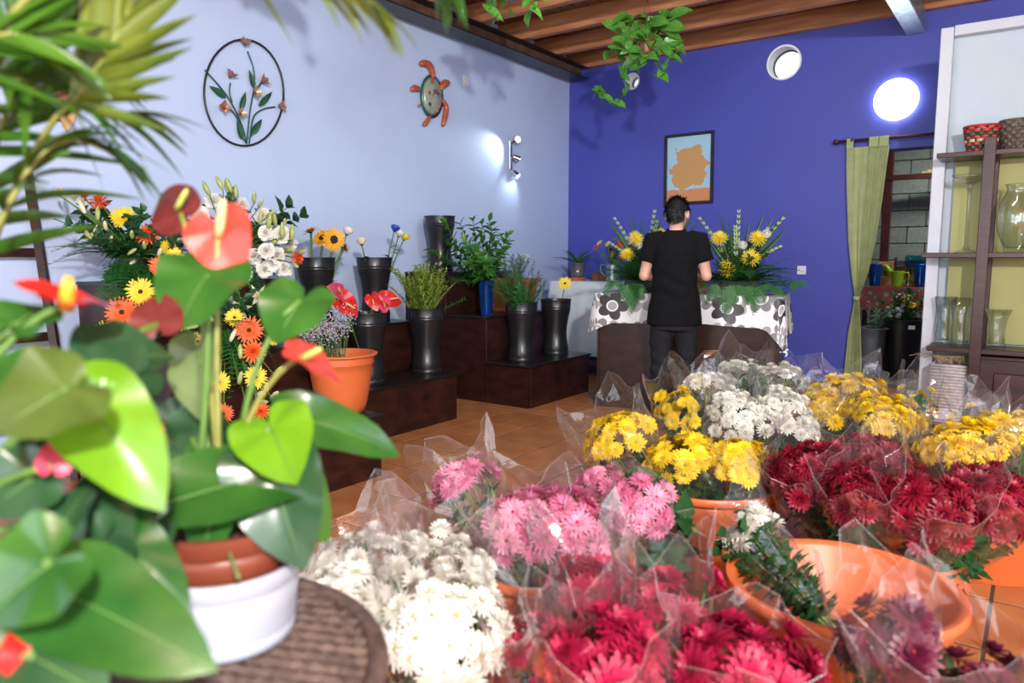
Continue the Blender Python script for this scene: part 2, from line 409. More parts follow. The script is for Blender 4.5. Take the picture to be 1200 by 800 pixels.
# steel beam along the left wall (I section) and galvanised channel
b = thing('steel_beam', 'rust brown steel I-beam running under the joists along the light blue wall', 'beam', (0, 0, 0))
yb0, yb1 = YS+.02, 7.66; yc = (yb0+yb1)/2; yl = yb1-yb0
MB().box((-4.5, yc, 3.288), (.2, yl, .012)).build('bottom_flange', MT['black_steel'], b)
MB().box((-4.5, yc, 3.412), (.2, yl, .012)).build('top_flange', MT['black_steel'], b)
MB().box((-4.5, yc, 3.35), (.014, yl, .112)).build('web', MT['rust_steel'], b)
b['kind'] = 'structure'
g = thing('galvanised_beam', 'galvanised steel channel beam meeting the deep blue wall above the doorway', 'beam', (0, 0, 0))
MB().box((-1.05, 4.6, 3.243), (.15, 6.26, .006)).build('bottom_flange', MT['galvanised'], g)
MB().box((-.975, 4.6, 3.33), (.006, 6.26, .17)).build('web', MT['galvanised'], g)
MB().box((-1.05, 4.6, 3.412), (.15, 6.26, .006)).build('top_flange', MT['galvanised'], g)
g['kind'] = 'structure'
# right: white partition panel in front of the back wall
YP = 6.6
pl = struct(MB().box((1.04, YP+.04, 1.44), (3.5, .06, 2.88)).build('wall_partition', mat('panel_white', (.46, .54, .60), .5, .02, 5)))
tm_ = mat('trim_white', (.56, .58, .64), .4, .04, 8)
t1 = struct(MB().box((-.678, YP-.005, 1.47), (.085, .15, 2.94), bev=.004).build('trim_1', tm_))
t2 = struct(MB().box((1.08, YP-.005, 2.91), (3.425, .15, .075), bev=.004).build('trim_2', tm_))
# storeroom beyond the doorway: concrete block wall, floor, ceiling
SY = 10.15
sf = struct(MB().box((-.6, (YB+WT+SY)/2+.1, -.06), (4.4, SY-YB-WT+.2, .12)).build('floor_storeroom', mat('store_floor', (.16, .12, .1), .7, .2, 6)))
sw = struct(MB().box((-.6, SY+.16, 1.38), (4.4, .12, 2.76)).build('wall_storeroom_back', mat('mortar', (.12, .13, .12), .9, .2, 30, .3, 80)))
bk = mat('concrete_block', (.20, .22, .20), .9, .2, 18, .35, 90, col2=(.30, .32, .29), objvar=.1)
blk = MB().box((0, 0, 0), (.392, .1, .192), bev=.008).mesh('block', bk, False)
for r in range(13):
    for c in range(11):
        link('block', blk, sw, tr(-2.55+.4*c+(.2 if r % 2 else 0), SY+.055+U(-.003, .003), .1+.2*r))
struct(MB().box((-2.7, 9, 1.38), (.12, 2.5, 2.76)).build('wall_storeroom_left', bk))
struct(MB().box((1.5, 9, 1.38), (.12, 2.5, 2.76)).build('wall_storeroom_right', bk))
struct(MB().box((-.6, 9.05, 2.8), (4.4, 2.3, .08)).build('ceiling_storeroom', mat('store_ceiling', (.1, .09, .08), .8)))
# shopfront glazing behind the viewer
df = struct(MB().box((-.95, YS-.1, 1.3), (.07, .1, 2.6)).box((1.0, YS-.1, 1.3), (.07, .1, 2.6)).box((-2.7, YS-.1, 1.3), (.07, .1, 2.6)).box((-.95, YS-.1, .05), (6.3, .1, .1)).build('window_3', MT['black_steel']))

# ------------------------------------------------------------------ stepped display stands
def stand(x_low, y0, y1, label, nt=3):
    t = thing('display_stand', label, 'display stand', (x_low, y0, 0), group='stepped display stands along the light blue wall')
    ln = y1-y0; hs = (.36, .74, 1.11)[:nt]; tw = .455
    for e, yy in enumerate((.009, ln-.009)):
        m = MB()
        for i, h in enumerate(hs): m.box((-tw*(i+.5)-.009, yy, (h-.02)/2), (tw-(.0 if i else .018), .018, h-.02))
        m.build('side_panel', MT['dark_stain'], t)
    for i, h in enumerate(hs):
        lo = 0 if i == 0 else hs[i-1]
        MB().box((-tw*i-.009, ln/2, (lo+h-.02)/2), (.018, ln-.037, h-.02-lo), bev=.002).build('riser', MT['dark_stain'], t)
        MB().box((-tw*(i+.5)+.004, ln/2, h-.01), (tw+.006, ln+.03, .02), bev=.003).build('tread', MT['dark_stain_edge'], t)
    MB().box((-tw*nt-.004+.008, ln/2, hs[-1]/2-.01), (.01, ln-.04, hs[-1]-.03)).build('back_panel', MT['dark_stain'], t)
    return t
stand(-3.325, 4.89, 5.88, 'dark stained three-step display stand carrying the blue vase, beside the white clothed table')
stand(-3.58, 3.30, 4.29, 'dark stained two-step display stand carrying the bucket of sunflowers and the goldenrod', 2)
stand(-2.98, 1.92, 2.90, 'dark stained three-step display stand carrying the orange pot of statice')

# ------------------------------------------------------------------ flower heads (shared meshes)
def fl_mum(key, pet, eye, r, rings, eye_r=.16, eye_h=.1, curl=.15, wid=.26, seed=1, tip=.35, jel=7):
    rnd = random.Random(seed); m = MB()
    for (n, L, el, z0) in rings:
        off = rnd.random()*6
        for k in range(n):
            m.petal(r*L*rnd.uniform(.88, 1.08), r*wid*rnd.uniform(.85, 1.15), R(el+rnd.uniform(-jel, jel)), off+2*math.pi*k/n+rnd.uniform(-.08, .08), r*.08, r*z0, curl, tip=tip)
    m.lathe([(0, r*(eye_h+.05)), (r*eye_r*.7, r*(eye_h+.04)), (r*eye_r, r*(eye_h-.02)), (r*eye_r*.9, 0), (r*.07, -r*.2), (0, -r*.22)], 9, 1)
    return m.mesh(key, [MT[pet], MT[eye]])
mat('petal_crimson', (.32, .006, .03), .5, .3, 30, transl=.2, objvar=.15)
full = [(17, 1, 4, 0), (15, .9, 24, .04), (12, .74, 44, .08), (9, .52, 64, .12)]
puff = [(16, 1, -14, .0), (16, .98, 14, .06), (14, .86, 36, .12), (11, .7, 58, .16), (7, .5, 78, .2)]
daisy = [(18, 1, 5, 0), (16, .92, 17, .03)]
HEAD = {
 'white': [fl_mum('mum_white', 'petal_white', 'eye_green', 1, full, .1, .25, seed=s) for s in (1, 2)],
 'whitepuff': [fl_mum('mum_white_puff', 'petal_white', 'petal_cream', 1, puff, .12, .5, .1, .3, seed=s) for s in (3, 4)],
 'pink': [fl_mum('mum_pink', p, 'petal_magenta', 1, daisy+[(10, .7, 38, .05)], .13, .12, .1, .24, seed=s) for p, s in (('petal_pink', 5), ('petal_palepink', 6), ('petal_pink', 7))],
 'magenta': [fl_mum('mum_magenta', 'petal_magenta', 'petal_burgundy', 1, full, .1, .3, .1, .3, seed=s) for s in (8, 9)],
 'burgundy': [fl_mum('mum_burgundy', p, 'petal_darkwine', 1, puff, .1, .4, .1, .26, seed=s) for p, s in (('petal_burgundy', 10), ('petal_crimson', 11), ('petal_burgundy', 12))],
 'wine': [fl_mum('mum_wine', 'petal_darkwine', 'petal_burgundy', 1, full, .1, .3, .1, .3, seed=s) for s in (13, 14)],
 'yellow': [fl_mum('mum_yellow', 'petal_yellow', 'eye_green', 1, daisy+[(11, .72, 34, .05)], .19, .14, .12, .3, seed=s) for s in (15, 16)],
 'yellowpuff': [fl_mum('mum_yellow_puff', 'petal_yellow', 'petal_yellow', 1, puff, .12, .5, .1, .34, seed=s) for s in (17, 18)],
 'gerbera_orange': [fl_mum('gerbera_orange', 'petal_orange', 'eye_brown', 1, [(24, 1, 6, 0), (22, .86, 14, .03), (14, .48, 30, .05)], .2, .1, .06, .17, seed=20)],
 'gerbera_yellow': [fl_mum('gerbera_yellow', 'petal_lemon', 'eye_brown', 1, [(22, 1, 6, 0), (20, .86, 14, .03), (12, .45, 30, .05)], .2, .1, .06, .19, seed=21)],
 'gerbera_red': [fl_mum('gerbera_red', 'petal_orange', 'petal_red', 1, puff, .12, .4, .1, .2, seed=22)],
 'sunflower': [fl_mum('sunflower', 'petal_sun', 'eye_brown', 1, [(20, 1, 6, 0), (18, .92, 20, .03)], .42, .14, .1, .26, seed=23)],
 'spider': [fl_mum('spider_mum', 'petal_lemon', 'petal_yellow', 1, [(22, 1, -4, 0), (22, .95, 16, .03), (18, .8, 36, .06), (12, .55, 58, .1)], .1, .25, .02, .1, seed=24)],
}
def rose_mesh(key, pet, open_=1.0):
    m = MB()
    for ring, (n, r, h, fl) in enumerate(((3, .22, 1.0, .02), (4, .38, .98, .10), (5, .55, .86, .22*open_))):
        for k in range(n):
            a0 = 2*math.pi*k/n + ring*.7
            def fn(u, t, a0=a0, n=n, r=r, h=h, fl=fl):
                a = a0 + (u-.5)*2*math.pi/n*1.5; rr = r*(.28+.85*math.sin(t*2.25)) + fl*.5*t**4 + .03*math.sin(u*math.pi)
                return (rr*math.cos(a), rr*math.sin(a), h*t*(1-.12*(2*u-1)**2))
            m.grid(fn, 4, 4, 0)
    m.ball((0, 0, .5), .3, 8, 6, 0, sq=(.8, .8, 1.6)); m.lathe([(0, -.12), (.2, -.05), (.3, .1), (.1, .1)], 7, 1)
    return m.mesh(key, [MT[pet], MT['stem_dark']])
ROSE = {k: rose_mesh('rose', p) for k, p in (('white', 'petal_white'), ('cream', 'petal_cream'), ('blue', 'petal_blue'), ('red', 'petal_red'), ('yellow', 'petal_lemon'))}
def carn_mesh(seed, pet):
    rnd = random.Random(seed); m = MB()
    for ring in range(4):
        n = 7
        for k in range(n):
            a0 = 2*math.pi*k/n + ring*.5; el = R(8+ring*24)
            def fn(u, t, a0=a0, el=el, ring=ring):
                a = a0+(u-.5)*1.5*t; rr = (1-.16*ring)*t; z = rr*math.sin(el) + .1*math.sin(u*17+ring)*t
                return (rr*math.cos(el)*math.cos(a), rr*math.cos(el)*math.sin(a), z+.08*ring)
            m.grid(fn, 6, 2, 0)
    m.lathe([(0, -.75), (.2, -.7), (.26, -.2), (.2, .05)], 7, 1)
    return m.mesh('carnation', [MT[pet], MT['stem_green']])
CARN = [fl_mum('carnation', 'petal_white', 'petal_white', 1, [(15, 1, -14, .0), (15, .98, 14, .06), (14, .92, 38, .12), (12, .85, 60, .15), (8, .8, 80, .15)], .1, .4, .0, .34, s, 1.15, 20) for s in (31, 32)]
def bud_mesh(key, pet):        # closed lily bud along +z
    m = MB().lathe([(0, 0), (.10, .03), (.15, .25), (.17, .55), (.12, .85), (.03, 1.0), (0, 1.0)], 6, 0, wav=lambda a, i: 1+.1*math.cos(3*a))
    return m.mesh(key, [MT[pet]])
mat('bud_green', (.40, .47, .15), .45, .25, 6, transl=.15)
BUD = bud_mesh('lily_bud', 'bud_green'); BUDC = bud_mesh('lily_bud', 'petal_cream')
def lily_mesh():
    m = MB()
    for k in range(6):
        M = rz(k*math.pi/3) @ Matrix.Rotation(R(48+8*(k % 2)), 4, 'X')
        m.leaf(1, .34, M, 0, 5, .35, .15)
    for k in range(5):
        a = k*1.256; m.tube([(0, 0, 0), (.1*math.cos(a), .1*math.sin(a), .35), (.2*math.cos(a), .2*math.sin(a), .55)], .012, 4, 1)
    return m.mesh('lily', [MT['petal_cream'], MT['leaf_yellowgreen']])
LILY = lily_mesh()
# foliage pieces (shared)
def fern_mesh(n=16, droop=.35, seed=0):
    rnd = random.Random(seed); m = MB(); L = 1.0
    def P(t): return Vector((.05*math.sin(t*3+seed), t*L, .35*t-droop*1.6*t*t))
    m.tube([P(i/6) for i in range(7)], [.010*(1-.8*i/6) for i in range(7)], 4, 0)
    for i in range(1, n+1):
        t = i/(n+.6); l = .33*(1-t)**.65*min(1, t*5+.45); p = P(t)
        for s_ in (-1, 1):
            d = Vector((s_*.93, .42, rnd.uniform(-.2, .05))).normalized(); q = d.cross(Vector((0, 0, 1))).normalized()*s_
            k = 4
            for j in range(k):
                a = p + d*l*(j/k); b_ = p + d*l*((j+.95)/k); wv = .055*(1-j/k*.75)*(1.1-t*.5)
                m.add([a, (a+b_)/2 + q*wv, b_, (a+b_)/2 - q*wv], [(0, 1, 2, 3)], 0)
    return m.mesh('fern_frond', [MT['fern_green']])
FERN = [fern_mesh(16, d, s) for d, s in ((.2, 1), (.4, 2), (.55, 3))]
def sprig_mesh(key, m_leaf, n, L, W, stem='stem_dark', seed=0, up=.6, whorl=2, droop=.2):
    """upright leafy stem of height 1"""
    rnd = random.Random(seed); m = MB()
    bend = Vector((rnd.uniform(-.2, .2), rnd.uniform(-.2, .2), 0))
    def P(t): return Vector((0, 0, t)) + bend*t*t
    m.tube([P(i/5) for i in range(6)], [.011*(1-.6*i/5) for i in range(6)], 4, 1)
    for i in range(n):
        t = .18+.8*i/(n-1)
        for k in range(whorl):
            a = i*2.4 + k*2*math.pi/whorl + rnd.uniform(-.3, .3)
            d = Vector((math.cos(a), math.sin(a), up+rnd.uniform(-.2, .3)+(.6 if i == n-1 else 0)))
            m.leaf(L*rnd.uniform(.7, 1.1)*(1.1-.4*t), W*rnd.uniform(.8, 1.1), yframe(P(t), d, (0, 0, 1)), 0, 3, droop, .2, nu=2)
    return m.mesh(key, [MT[m_leaf], MT[stem]])
SPRIG = {
 'green': [sprig_mesh('leafy_sprig', 'leaf_green', 11, .22, .085, seed=s) for s in (1, 2, 3)],
 'dark': [sprig_mesh('leafy_sprig', 'leaf_dark', 10, .26, .12, seed=s) for s in (4, 5)],
 'silver': [sprig_mesh('silver_sprig', 'leaf_silver', 14, .2, .05, seed=s, up=.5) for s in (6, 7)],
 'golden': [sprig_mesh('goldenrod_sprig', 'leaf_yellowgreen', 16, .13, .04, 'stem_green', seed=s, up=1.2) for s in (8, 9)],
 'wispy': [sprig_mesh('wispy_sprig', 'fern_green', 26, .2, .012, seed=s, up=.8, whorl=3) for s in (10, 11)],
 'mumleaf': [sprig_mesh('mum_leaves', 'leaf_dark', 9, .2, .10, 'stem_green', seed=s, up=.5) for s in (12, 13)],
}
def tuft(name, me, parent, pos, d, s, roll=None):
    return link(name, me, parent, frame(pos, d, roll=U(0, 6.28) if roll is None else roll, s=s))
def frond(parent, pos, d, s, zh=(0, 0, 1)):
    return link('fern_frond', random.choice(FERN), parent, yframe(pos, d, zh, s))

# ------------------------------------------------------------------ containers
def bucket_mesh(rt_, rm, rb, h):
    pr_ = [(0, .008), (rb*.98, 0), (rb, .01), (rb, .03), (rb*.97, .034)]
    for t, k in ((.12, .93), (.2, .86), (.28, .81), (.36, .785), (.44, .79), (.52, .82), (.6, .87), (.68, .93), (.76, 1.0), (.8, 1.035)): pr_.append((rb*k*1.08, h*t))
    pr_ += [(rt_*.945, h*.82), (rt_*.965, h*.825), (rt_*.95, h*.84), (rt_*.955, h*.855), (rt_*.975, h*.86), (rt_*.96, h*.875), (rt_*.99, h*.985), (rt_*1.04, h*.99), (rt_*1.04, h), (rt_*.985, h), (rt_*.93, h*.8), (rm*.93, h*.5), (rb*.9, h*.05), (0, h*.04)]
    m = MB().lathe(pr_, 28); me = m.mesh('bucket', [MT['bucket_black']]); me.set_sharp_from_angle(angle=R(50)); return me
BK = bucket_mesh(.140, .098, .118, .50)
def flower_bucket(x, y, z, label, s=1.0):
    t = thing('flower_bucket', label, 'bucket', (x, y, z), group='black flower buckets')
    link('bucket_body', BK, t, Matrix.Scale(s, 4)); return t
def pot_mesh(key, rt_, rb, h, m_, rim=.012, rim_h=.05, n=32, band=True):
    p = [(0, .0), (rb*.9, 0), (rb, .008)]
    for i in range(1, 7):
        t = i/6; p.append((rb+(rt_*.93-rb)*(t**.75), (h-rim_h)*t))
    p += [(rt_*.955, h-rim_h+.003), (rt_*.96, h-.02), (rt_, h-.018), (rt_+rim, h-.010), (rt_+rim, h-.003), (rt_+rim*.5, h), (rt_-.006, h), (rt_*.92, h-.03), (rt_*.9, h-rim_h), (rb*.93, .03), (0, .025)]
    me = MB().lathe(p, n).mesh(key, [MT[m_]]); me.set_sharp_from_angle(angle=R(55)); return me

# ------------------------------------------------------------------ cut flowers and arrangements
def V(*a): return Vector(a)
def cut_flower(name, label, cat, base, head, me, s, face, stem='stem_green', sr=.005, group=None, part='flower_head', leaves=0, lm='dark', bend=None):
    t = thing(name, label, cat, base, group=group); h = Vector(head)-Vector(base)
    fc = Vector(face).normalized(); mid = bend or (h*.6 + V(0, 0, .05))
    pts = bez((0, 0, 0), mid, h-fc*s*.1, 8)
    so = MB().tube(pts, sr, 6).build('stem', MT[stem], t, True)
    link(part, me, t, frame(h, fc, roll=U(0, 6), s=s))
    for k in range(leaves):
        p = pts[3+k % 5]; a = U(0, 6.28)
        MB().leaf(U(.07, .11), U(.03, .045), yframe(p, (math.cos(a), math.sin(a), .5)), 0, 4, .3).build('leaf', MT['leaf_'+lm], so, True)
    return t
CAMV = lambda p: (CP-Vector(p)).normalized()
def pz(x, y, X):          # point over the tread whose depth is fixed by the plane x = X
    return onx(x, y, X)
mat('vase_blue', (.006, .055, .26), .22, .15, 8, metal=.5)
# bucket with sunflowers and roses
p = pz(372, 378, -4.27); b1 = flower_bucket(-4.27, p.y, .741, 'black flower bucket holding sunflowers on the middle step')
bx1 = V(-4.27, p.y, .76)
for i, (hx, hy, X, s, f, back) in enumerate(((391, 281, -4.14, .082, (.9, -.45, .15), 0), (378, 279, -4.22, .070, (.2, -.7, .5), 0), (364, 271, -4.30, .075, (-.2, -.3, .9), 0), (404, 290, -4.2, .055, (.5, .7, .2), 0))):
    h = onx(hx, hy, X)
    cut_flower('sunflower', ['sunflower facing out with its dark eye in the black bucket', 'sunflower half hidden behind the one facing out', 'sunflower turned upwards at the wall side of its bucket', 'small sunflower turned sideways toward the white rose'][i], 'sunflower',
               bx1+V(U(-.03, .03), U(-.03, .03), 0), h, HEAD['sunflower'][0], s, f, 'stem_green', .009, 'sunflowers in the black bucket', leaves=3, lm='green')
cut_flower('rose', 'white wrapped rose leaning out of the sunflower bucket', 'rose', bx1+V(.02, .02, 0), onx(406, 275, -4.2), ROSE['white'], .06, (.2, .4, 1), leaves=3)
# bucket with coloured roses
p = pz(440, 378, -4.27); flower_bucket(-4.27, p.y, .741, 'black flower bucket holding yellow, white and blue roses'); bx2 = V(-4.27, p.y, .76)
for (hx, hy, k, lb) in ((424, 287, 'cream', 'cream yellow rosebud leaning left from the rose bucket'), (462, 271, 'blue', 'bright blue rose above the white one'), (467, 277, 'white', 'white rose between the blue and the yellow-red ones'), (473, 281, 'yellow', 'yellow rose with wine tint, rightmost of the bunch')):
    cut_flower('rose', lb, 'rose', bx2+V(U(-.03, .03), U(-.02, .02), 0), onx(hx, hy, -4.22), ROSE[k], .056, (.3*(hx-445)/20, .2, 1), leaves=4, group='roses in the black bucket')
# empty bucket on the top step
p = pz(516, 316, -4.47); flower_bucket(-4.47, p.y, 1.111, 'empty black waisted bucket standing alone on the top step')
# red anthuriums
p = pz(432, 456, -3.80); flower_bucket(-3.80, p.y, .361, 'black flower bucket with cut red anthuriums on the lowest step'); bx4 = V(-3.80, p.y, .39)
def spathe_mesh(key, m_sp, m_dx, heart=.26):
    m = MB().heart(1, 1.0, None, 0, .15, .12, .03)
    m.tube([(0, .12, .03), (0, .3, .13), (0, .62, .24)], [.035, .045, .03], 8, 1)
    return m.mesh(key, [MT[m_sp], MT[m_dx]])
SP_RED = spathe_mesh('spathe', 'spathe_red', 'spadix_cream'); SP_CORAL = spathe_mesh('spathe', 'spathe_coral', 'spadix_cream')
SP_PINK = spathe_mesh('spathe', 'spathe_pink', 'spadix_green'); SP_WINE = spathe_mesh('spathe', 'spathe_wine', 'spadix_green')
def cut_anthurium(base, hb, ht, s, lb, me, zh):
    t = thing('cut_anthurium', lb, 'anthurium', base, group='cut anthuriums in the black bucket')
    a = Vector(hb)-Vector(base); d = Vector(ht)-Vector(hb)
    MB().tube(bez((0, 0, 0), a*.7+V(0, 0, .04), a, 8), .005, 6).build('stem', MT['stem_dark'], t, True)
    link('spathe', me, t, yframe(a, d, zh, s))
for hb, ht, s, lb, me, zh in (((399, 345), (377, 327), .14, 'pink cut anthurium pointing up toward the sunflower bucket', SP_PINK, (.8, -.5, .6)),
        ((400, 352), (423, 370), .155, 'red anthurium hanging over the bucket rim, its spike showing', SP_RED, (.85, -.6, .5)),
        ((436, 349), (443, 367), .10, 'small red anthurium seen edge on between larger ones', SP_RED, (.3, -.8, .6)),
        ((452, 351), (480, 353), .14, 'red anthurium opened toward the goldenrod bucket', SP_RED, (.8, -.5, .65)),
        ((449, 352), (452, 374), .10, 'pink anthurium drooping below the red ones', SP_PINK, (.9, -.5, .1))):
    cut_anthurium(bx4, onx(*hb, -3.72), onx(*ht, -3.66), s, lb, me, zh)
# goldenrod
p = pz(500, 434, -3.80); flower_bucket(-3.80, p.y, .361, 'black flower bucket filled with goldenrod on the lowest step'); bx5 = V(-3.80, p.y, .40)
t = thing('goldenrod_bunch', 'yellow green bunch of goldenrod in the black bucket', 'greenery', bx5)
for i in range(64):
    d = V(U(-.5, .5), U(-.5, .4), 1)
    tuft('goldenrod_stem', random.choice(SPRIG['golden']), t, V(U(-.06, .06), U(-.06, .06), U(.36, .42)), d, U(.24, .42))
tuft('leafy_stem', SPRIG['green'][0], t, V(.05, .04, .40), (.6, .6, .6), .26)
# blue vase
p = pz(570, 369, -3.92); bv = V(-3.92, p.y, .741)
vo = MB().lathe([(0, .0), (.052, 0), (.055, .01), (.068, .2), (.074, .3), (.076, .302), (.07, .3), (.06, .15), (.045, .02), (0, .015)], 24).build('blue_vase', MT['vase_blue'], None, sharp=50); vo.location = bv
tag(vo, 'metallic blue vase filled with leafy stems on the middle step', 'vase')
t = thing('greenery_bunch', 'leafy green stems spilling out of the blue vase', 'greenery', bv+V(0, 0, .03))
for i in range(20):
    a = U(-1, 1); tuft('leafy_stem', random.choice(SPRIG['green']), t, V(U(-.02, .02), U(-.02, .02), .25), (a*.8-.05, U(-.7, .6)-.1, U(.4, 1)), U(.4, .6))
tuft('leafy_stem', SPRIG['green'][1], t, V(-.02, -.02, .25), (-.75, -.75, .25), .32); tuft('leafy_stem', SPRIG['green'][2], t, V(-.02, -.03, .25), (-.6, -.7, .05), .28)
cut_flower('rose', 'single red rose among the leafy stems of the blue vase', 'rose', bv+V(0, 0, .05), onx(559, 300, -3.92), ROSE['red'], .052, (.3, -.2, 1))
# brown trough with silvery plants
p = pz(615, 352, -4.02); t = thing('planter_trough', 'rust brown plastic trough planter behind the buckets, full of silvery plants', 'planter', (-4.02, 5.62, .741), .0)
m = MB(); ta = (.17, .20); 
def ring(sx, sy, z): return [(-sx, -sy, z), (sx, -sy, z), (sx, sy, z), (-sx, sy, z)]
vs_ = ring(.13, .15, 0)+ring(.165, .19, .27)+ring(.185, .21, .27)+ring(.185, .21, .30)+ring(.165, .19, .30)+ring(.14, .165, .2)
fs = [(3, 2, 1, 0)] + [(r*4+k, r*4+(k+1) % 4, r*4+4+(k+1) % 4, r*4+4+k) for r in range(5) for k in range(4)]
m.add(vs_, fs).build('trough_body', mat('rust_plastic', (.36, .11, .05), .5, .15, 10), t)
MB().box((0, 0, .22), (.29, .34, .06)).build('soil', MT['soil'], t)
for i in range(20): tuft('silver_sprig', random.choice(SPRIG['silver']), t, V(U(-.12, .12), U(-.16, .16), .24), (U(-.6, .6), U(-.5, .5), .9), U(.22, .36))
# two buckets on the lowest step of the far stand
p = pz(611, 420, -3.57); flower_bucket(-3.57, p.y, .361, 'black bucket of fine ferny greenery on the low step'); b6 = V(-3.57, p.y, .40)
t = thing('fern_greens', 'feathery green foliage standing in the black bucket', 'greenery', b6)
for i in range(40): tuft('wispy_stem', random.choice(SPRIG['wispy']), t, V(U(-.06, .06), U(-.06, .06), .38), (U(-1.1, .9), U(-1.1, .8), 1), U(.26, .42))
p = pz(651, 411, -3.57); flower_bucket(-3.57, p.y, .361, 'black bucket with one yellow gerbera, beside the white clothed table'); b7 = V(-3.57, p.y, .40)
cut_flower('gerbera', 'single yellow gerbera rising from the black bucket', 'gerbera', b7, onx(662, 332, -3.5), HEAD['gerbera_yellow'][0], .062, (.55, -.8, .3), sr=.005)
# orange pot with statice
p = pz(401, 486, -3.20); op = V(-3.20, p.y, .361)
t = thing('plant_pot', 'orange plastic pot on the lowest step holding statice', 'pot', op)
link('pot_body', pot_mesh('orange_pot', .195, .125, .345, 'terracotta_plastic', .014, .06), t)
MB().lathe([(0, .27), (.165, .265), (.165, .25), (0, .25)], 20).build('soil', MT['soil'], t)
t = thing('statice_bunch', 'dusty lilac statice bunch standing in the orange pot', 'flowers', op+V(-.02, -.03, .28))
st = MB(); fl = MB()
rnd = random.Random(5)
for i in range(46):
    d = V(rnd.uniform(-.55, .3), rnd.uniform(-.75, .3), 1).normalized(); L = rnd.uniform(.2, .34); o = V(rnd.uniform(-.06, .06), rnd.uniform(-.06, .06), 0)
    st.tube([o, o+d*L*.6, o+d*L+V(0, 0, -.01)], [.003, .002, .0015], 3)
    for k in range(26):
        q = o + d*L*rnd.uniform(.62, 1.05) + V(rnd.gauss(0, .018), rnd.gauss(0, .018), rnd.gauss(0, .012)); r = rnd.uniform(.003, .0065)
        fl.add([q+V(r, 0, 0), q+V(-r*.5, r, 0), q+V(-r*.5, -r, 0), q+V(0, 0, r*1.4)], [(0, 1, 3), (1, 2, 3), (2, 0, 3)])
st.build('stem_bundle', MT['stem_dark'], t); stuff(fl.build('blossom_cloud', MT['petal_lilac'], t))

# ---- funeral style arrangements on the near stand
def arrangement(label, base, heads, ferns, sprigs, buds, pot=(.09, .12), name='flower_arrangement', cont='black_steel', group=None):
    t = thing(name, label, 'flower arrangement', base, group=group); B = Vector(base)
    MB().lathe([(0, 0), (pot[0]*.85, 0), (pot[0], pot[1]), (pot[0]*.9, pot[1]), (pot[0]*.8, .02), (0, .02)], 16).build('container', MT[cont], t)
    MB().ball((0, 0, pot[1]), pot[0]*.9, 10, 6).build('foam_block', MT['stem_dark'], t)
    o = V(0, 0, pot[1]); st = MB()
    for h, me, s, f in heads:
        q = Vector(h)-B; fc = Vector(f).normalized()
        link('flower_head', me, t, frame(q, fc, roll=U(0, 6), s=s)); st.tube(bez(o, (o+q)/2+V(0, 0, .05), q-fc*s*.12, 5), .004, 4)
    for d, s in ferns: frond(t, o+Vector(d)*.03, d, s)
    for k, d, s in sprigs: tuft('leafy_sprig', random.choice(SPRIG[k]), t, o, d, s)
    for h, me, s, d in buds:
        q = Vector(h)-B; link('lily_bud', me, t, frame(q, d, s=s)); st.tube(bez(o, (o+q)/2+V(0, 0, .04), q, 4), .0035, 4)
    st.build('stem_bundle', MT['stem_green'], t); return t
CV = V(.75, -.62, .25)
GO, GY, GR = HEAD['gerbera_orange'][0], HEAD['gerbera_yellow'][0], HEAD['gerbera_red'][0]
def rd(z0=-.1, z1=1.0): a = U(0, 6.28); return V(math.cos(a), math.sin(a), U(z0, z1))
def bl(lst, dep, s, me=None): return [(at(x, y, dep+U(-.08, .08)), me or random.choice((BUD, BUDC)), s*U(.8, 1.1), (U(-.5, .5)+dx, U(-.4, .2), dz)) for x, y, dx, dz in lst]
base1 = V(-4.10, 2.12, 1.112)
heads = [(at(x, y, d), me, s, f) for x, y, d, me, s, f in ((117, 237, 4.05, GR, .055, V(.3, -.3, 1)), (100, 233, 4.1, GR, .045, V(0, -.2, 1)), (145, 255, 3.98, GY, .068, V(.6, -.5, .5)), (172, 275, 3.98, GR, .058, CV), (198, 292, 3.96, GY, .05, V(.9, 0, .4)), (187, 312, 3.86, GO, .055, CV), (205, 300, 3.9, GY, .045, CV), (165, 342, 3.8, GY, .073, CV), (143, 366, 3.74, GO, .08, CV), (122, 391, 3.72, GY, .062, CV), (113, 430, 3.7, GY, .06, CV))]
heads += [(at(111, 281, 3.95), LILY, .085, V(.3, -.5, .6)), (at(88, 236, 4.0), LILY, .07, V(.1, -.3, 1))]
buds = bl([(68, 228, -.5, 1), (75, 232, -.3, 1), (62, 256, -1.2, .3), (98, 268, .2, -.6), (115, 258, .2, .9), (100, 250, 0, .8), (128, 285, .4, .3), (155, 280, .5, .6), (150, 298, .4, .2), (170, 292, .6, .5), (186, 300, .8, .4), (125, 270, 0, .8), (98, 246, 0, .9), (160, 305, .4, -.1)], 3.96, .075)
arrangement('lily bud and gerbera arrangement in orange and yellow with ferns, beside the wall ladder', base1, heads,
            [(rd(-.3, .5), U(.3, .42)) for i in range(26)] + [(V(.7, -.6, -.7)+V(U(-.5, .5), U(-.5, .5), U(-.3, .3)), U(.3, .46)) for i in range(18)], [('dark', rd(.4, 1.2), U(.3, .42)) for i in range(14)], buds)
base2 = V(-4.12, 2.72, 1.112)
heads = [(at(x, y, U(4.15, 4.35)), random.choice(CARN), .046*U(.9, 1.1), CV+V(U(-.4, .4), U(-.4, .4), U(-.2, .5))) for x, y in ((251, 236), (283, 240), (307, 253), (298, 301), (313, 294), (325, 300), (321, 309), (286, 320), (310, 316), (333, 316), (339, 286), (318, 273), (330, 275), (270, 250), (235, 252), (312, 273))]
heads += [(at(348, 302, 4.2), GR, .045, V(.9, .4, 0)), (at(283, 360, 4.05), LILY, .085, V(.5, -.7, -.1)), (at(302, 350, 4.05), LILY, .08, V(.7, -.3, .5))]
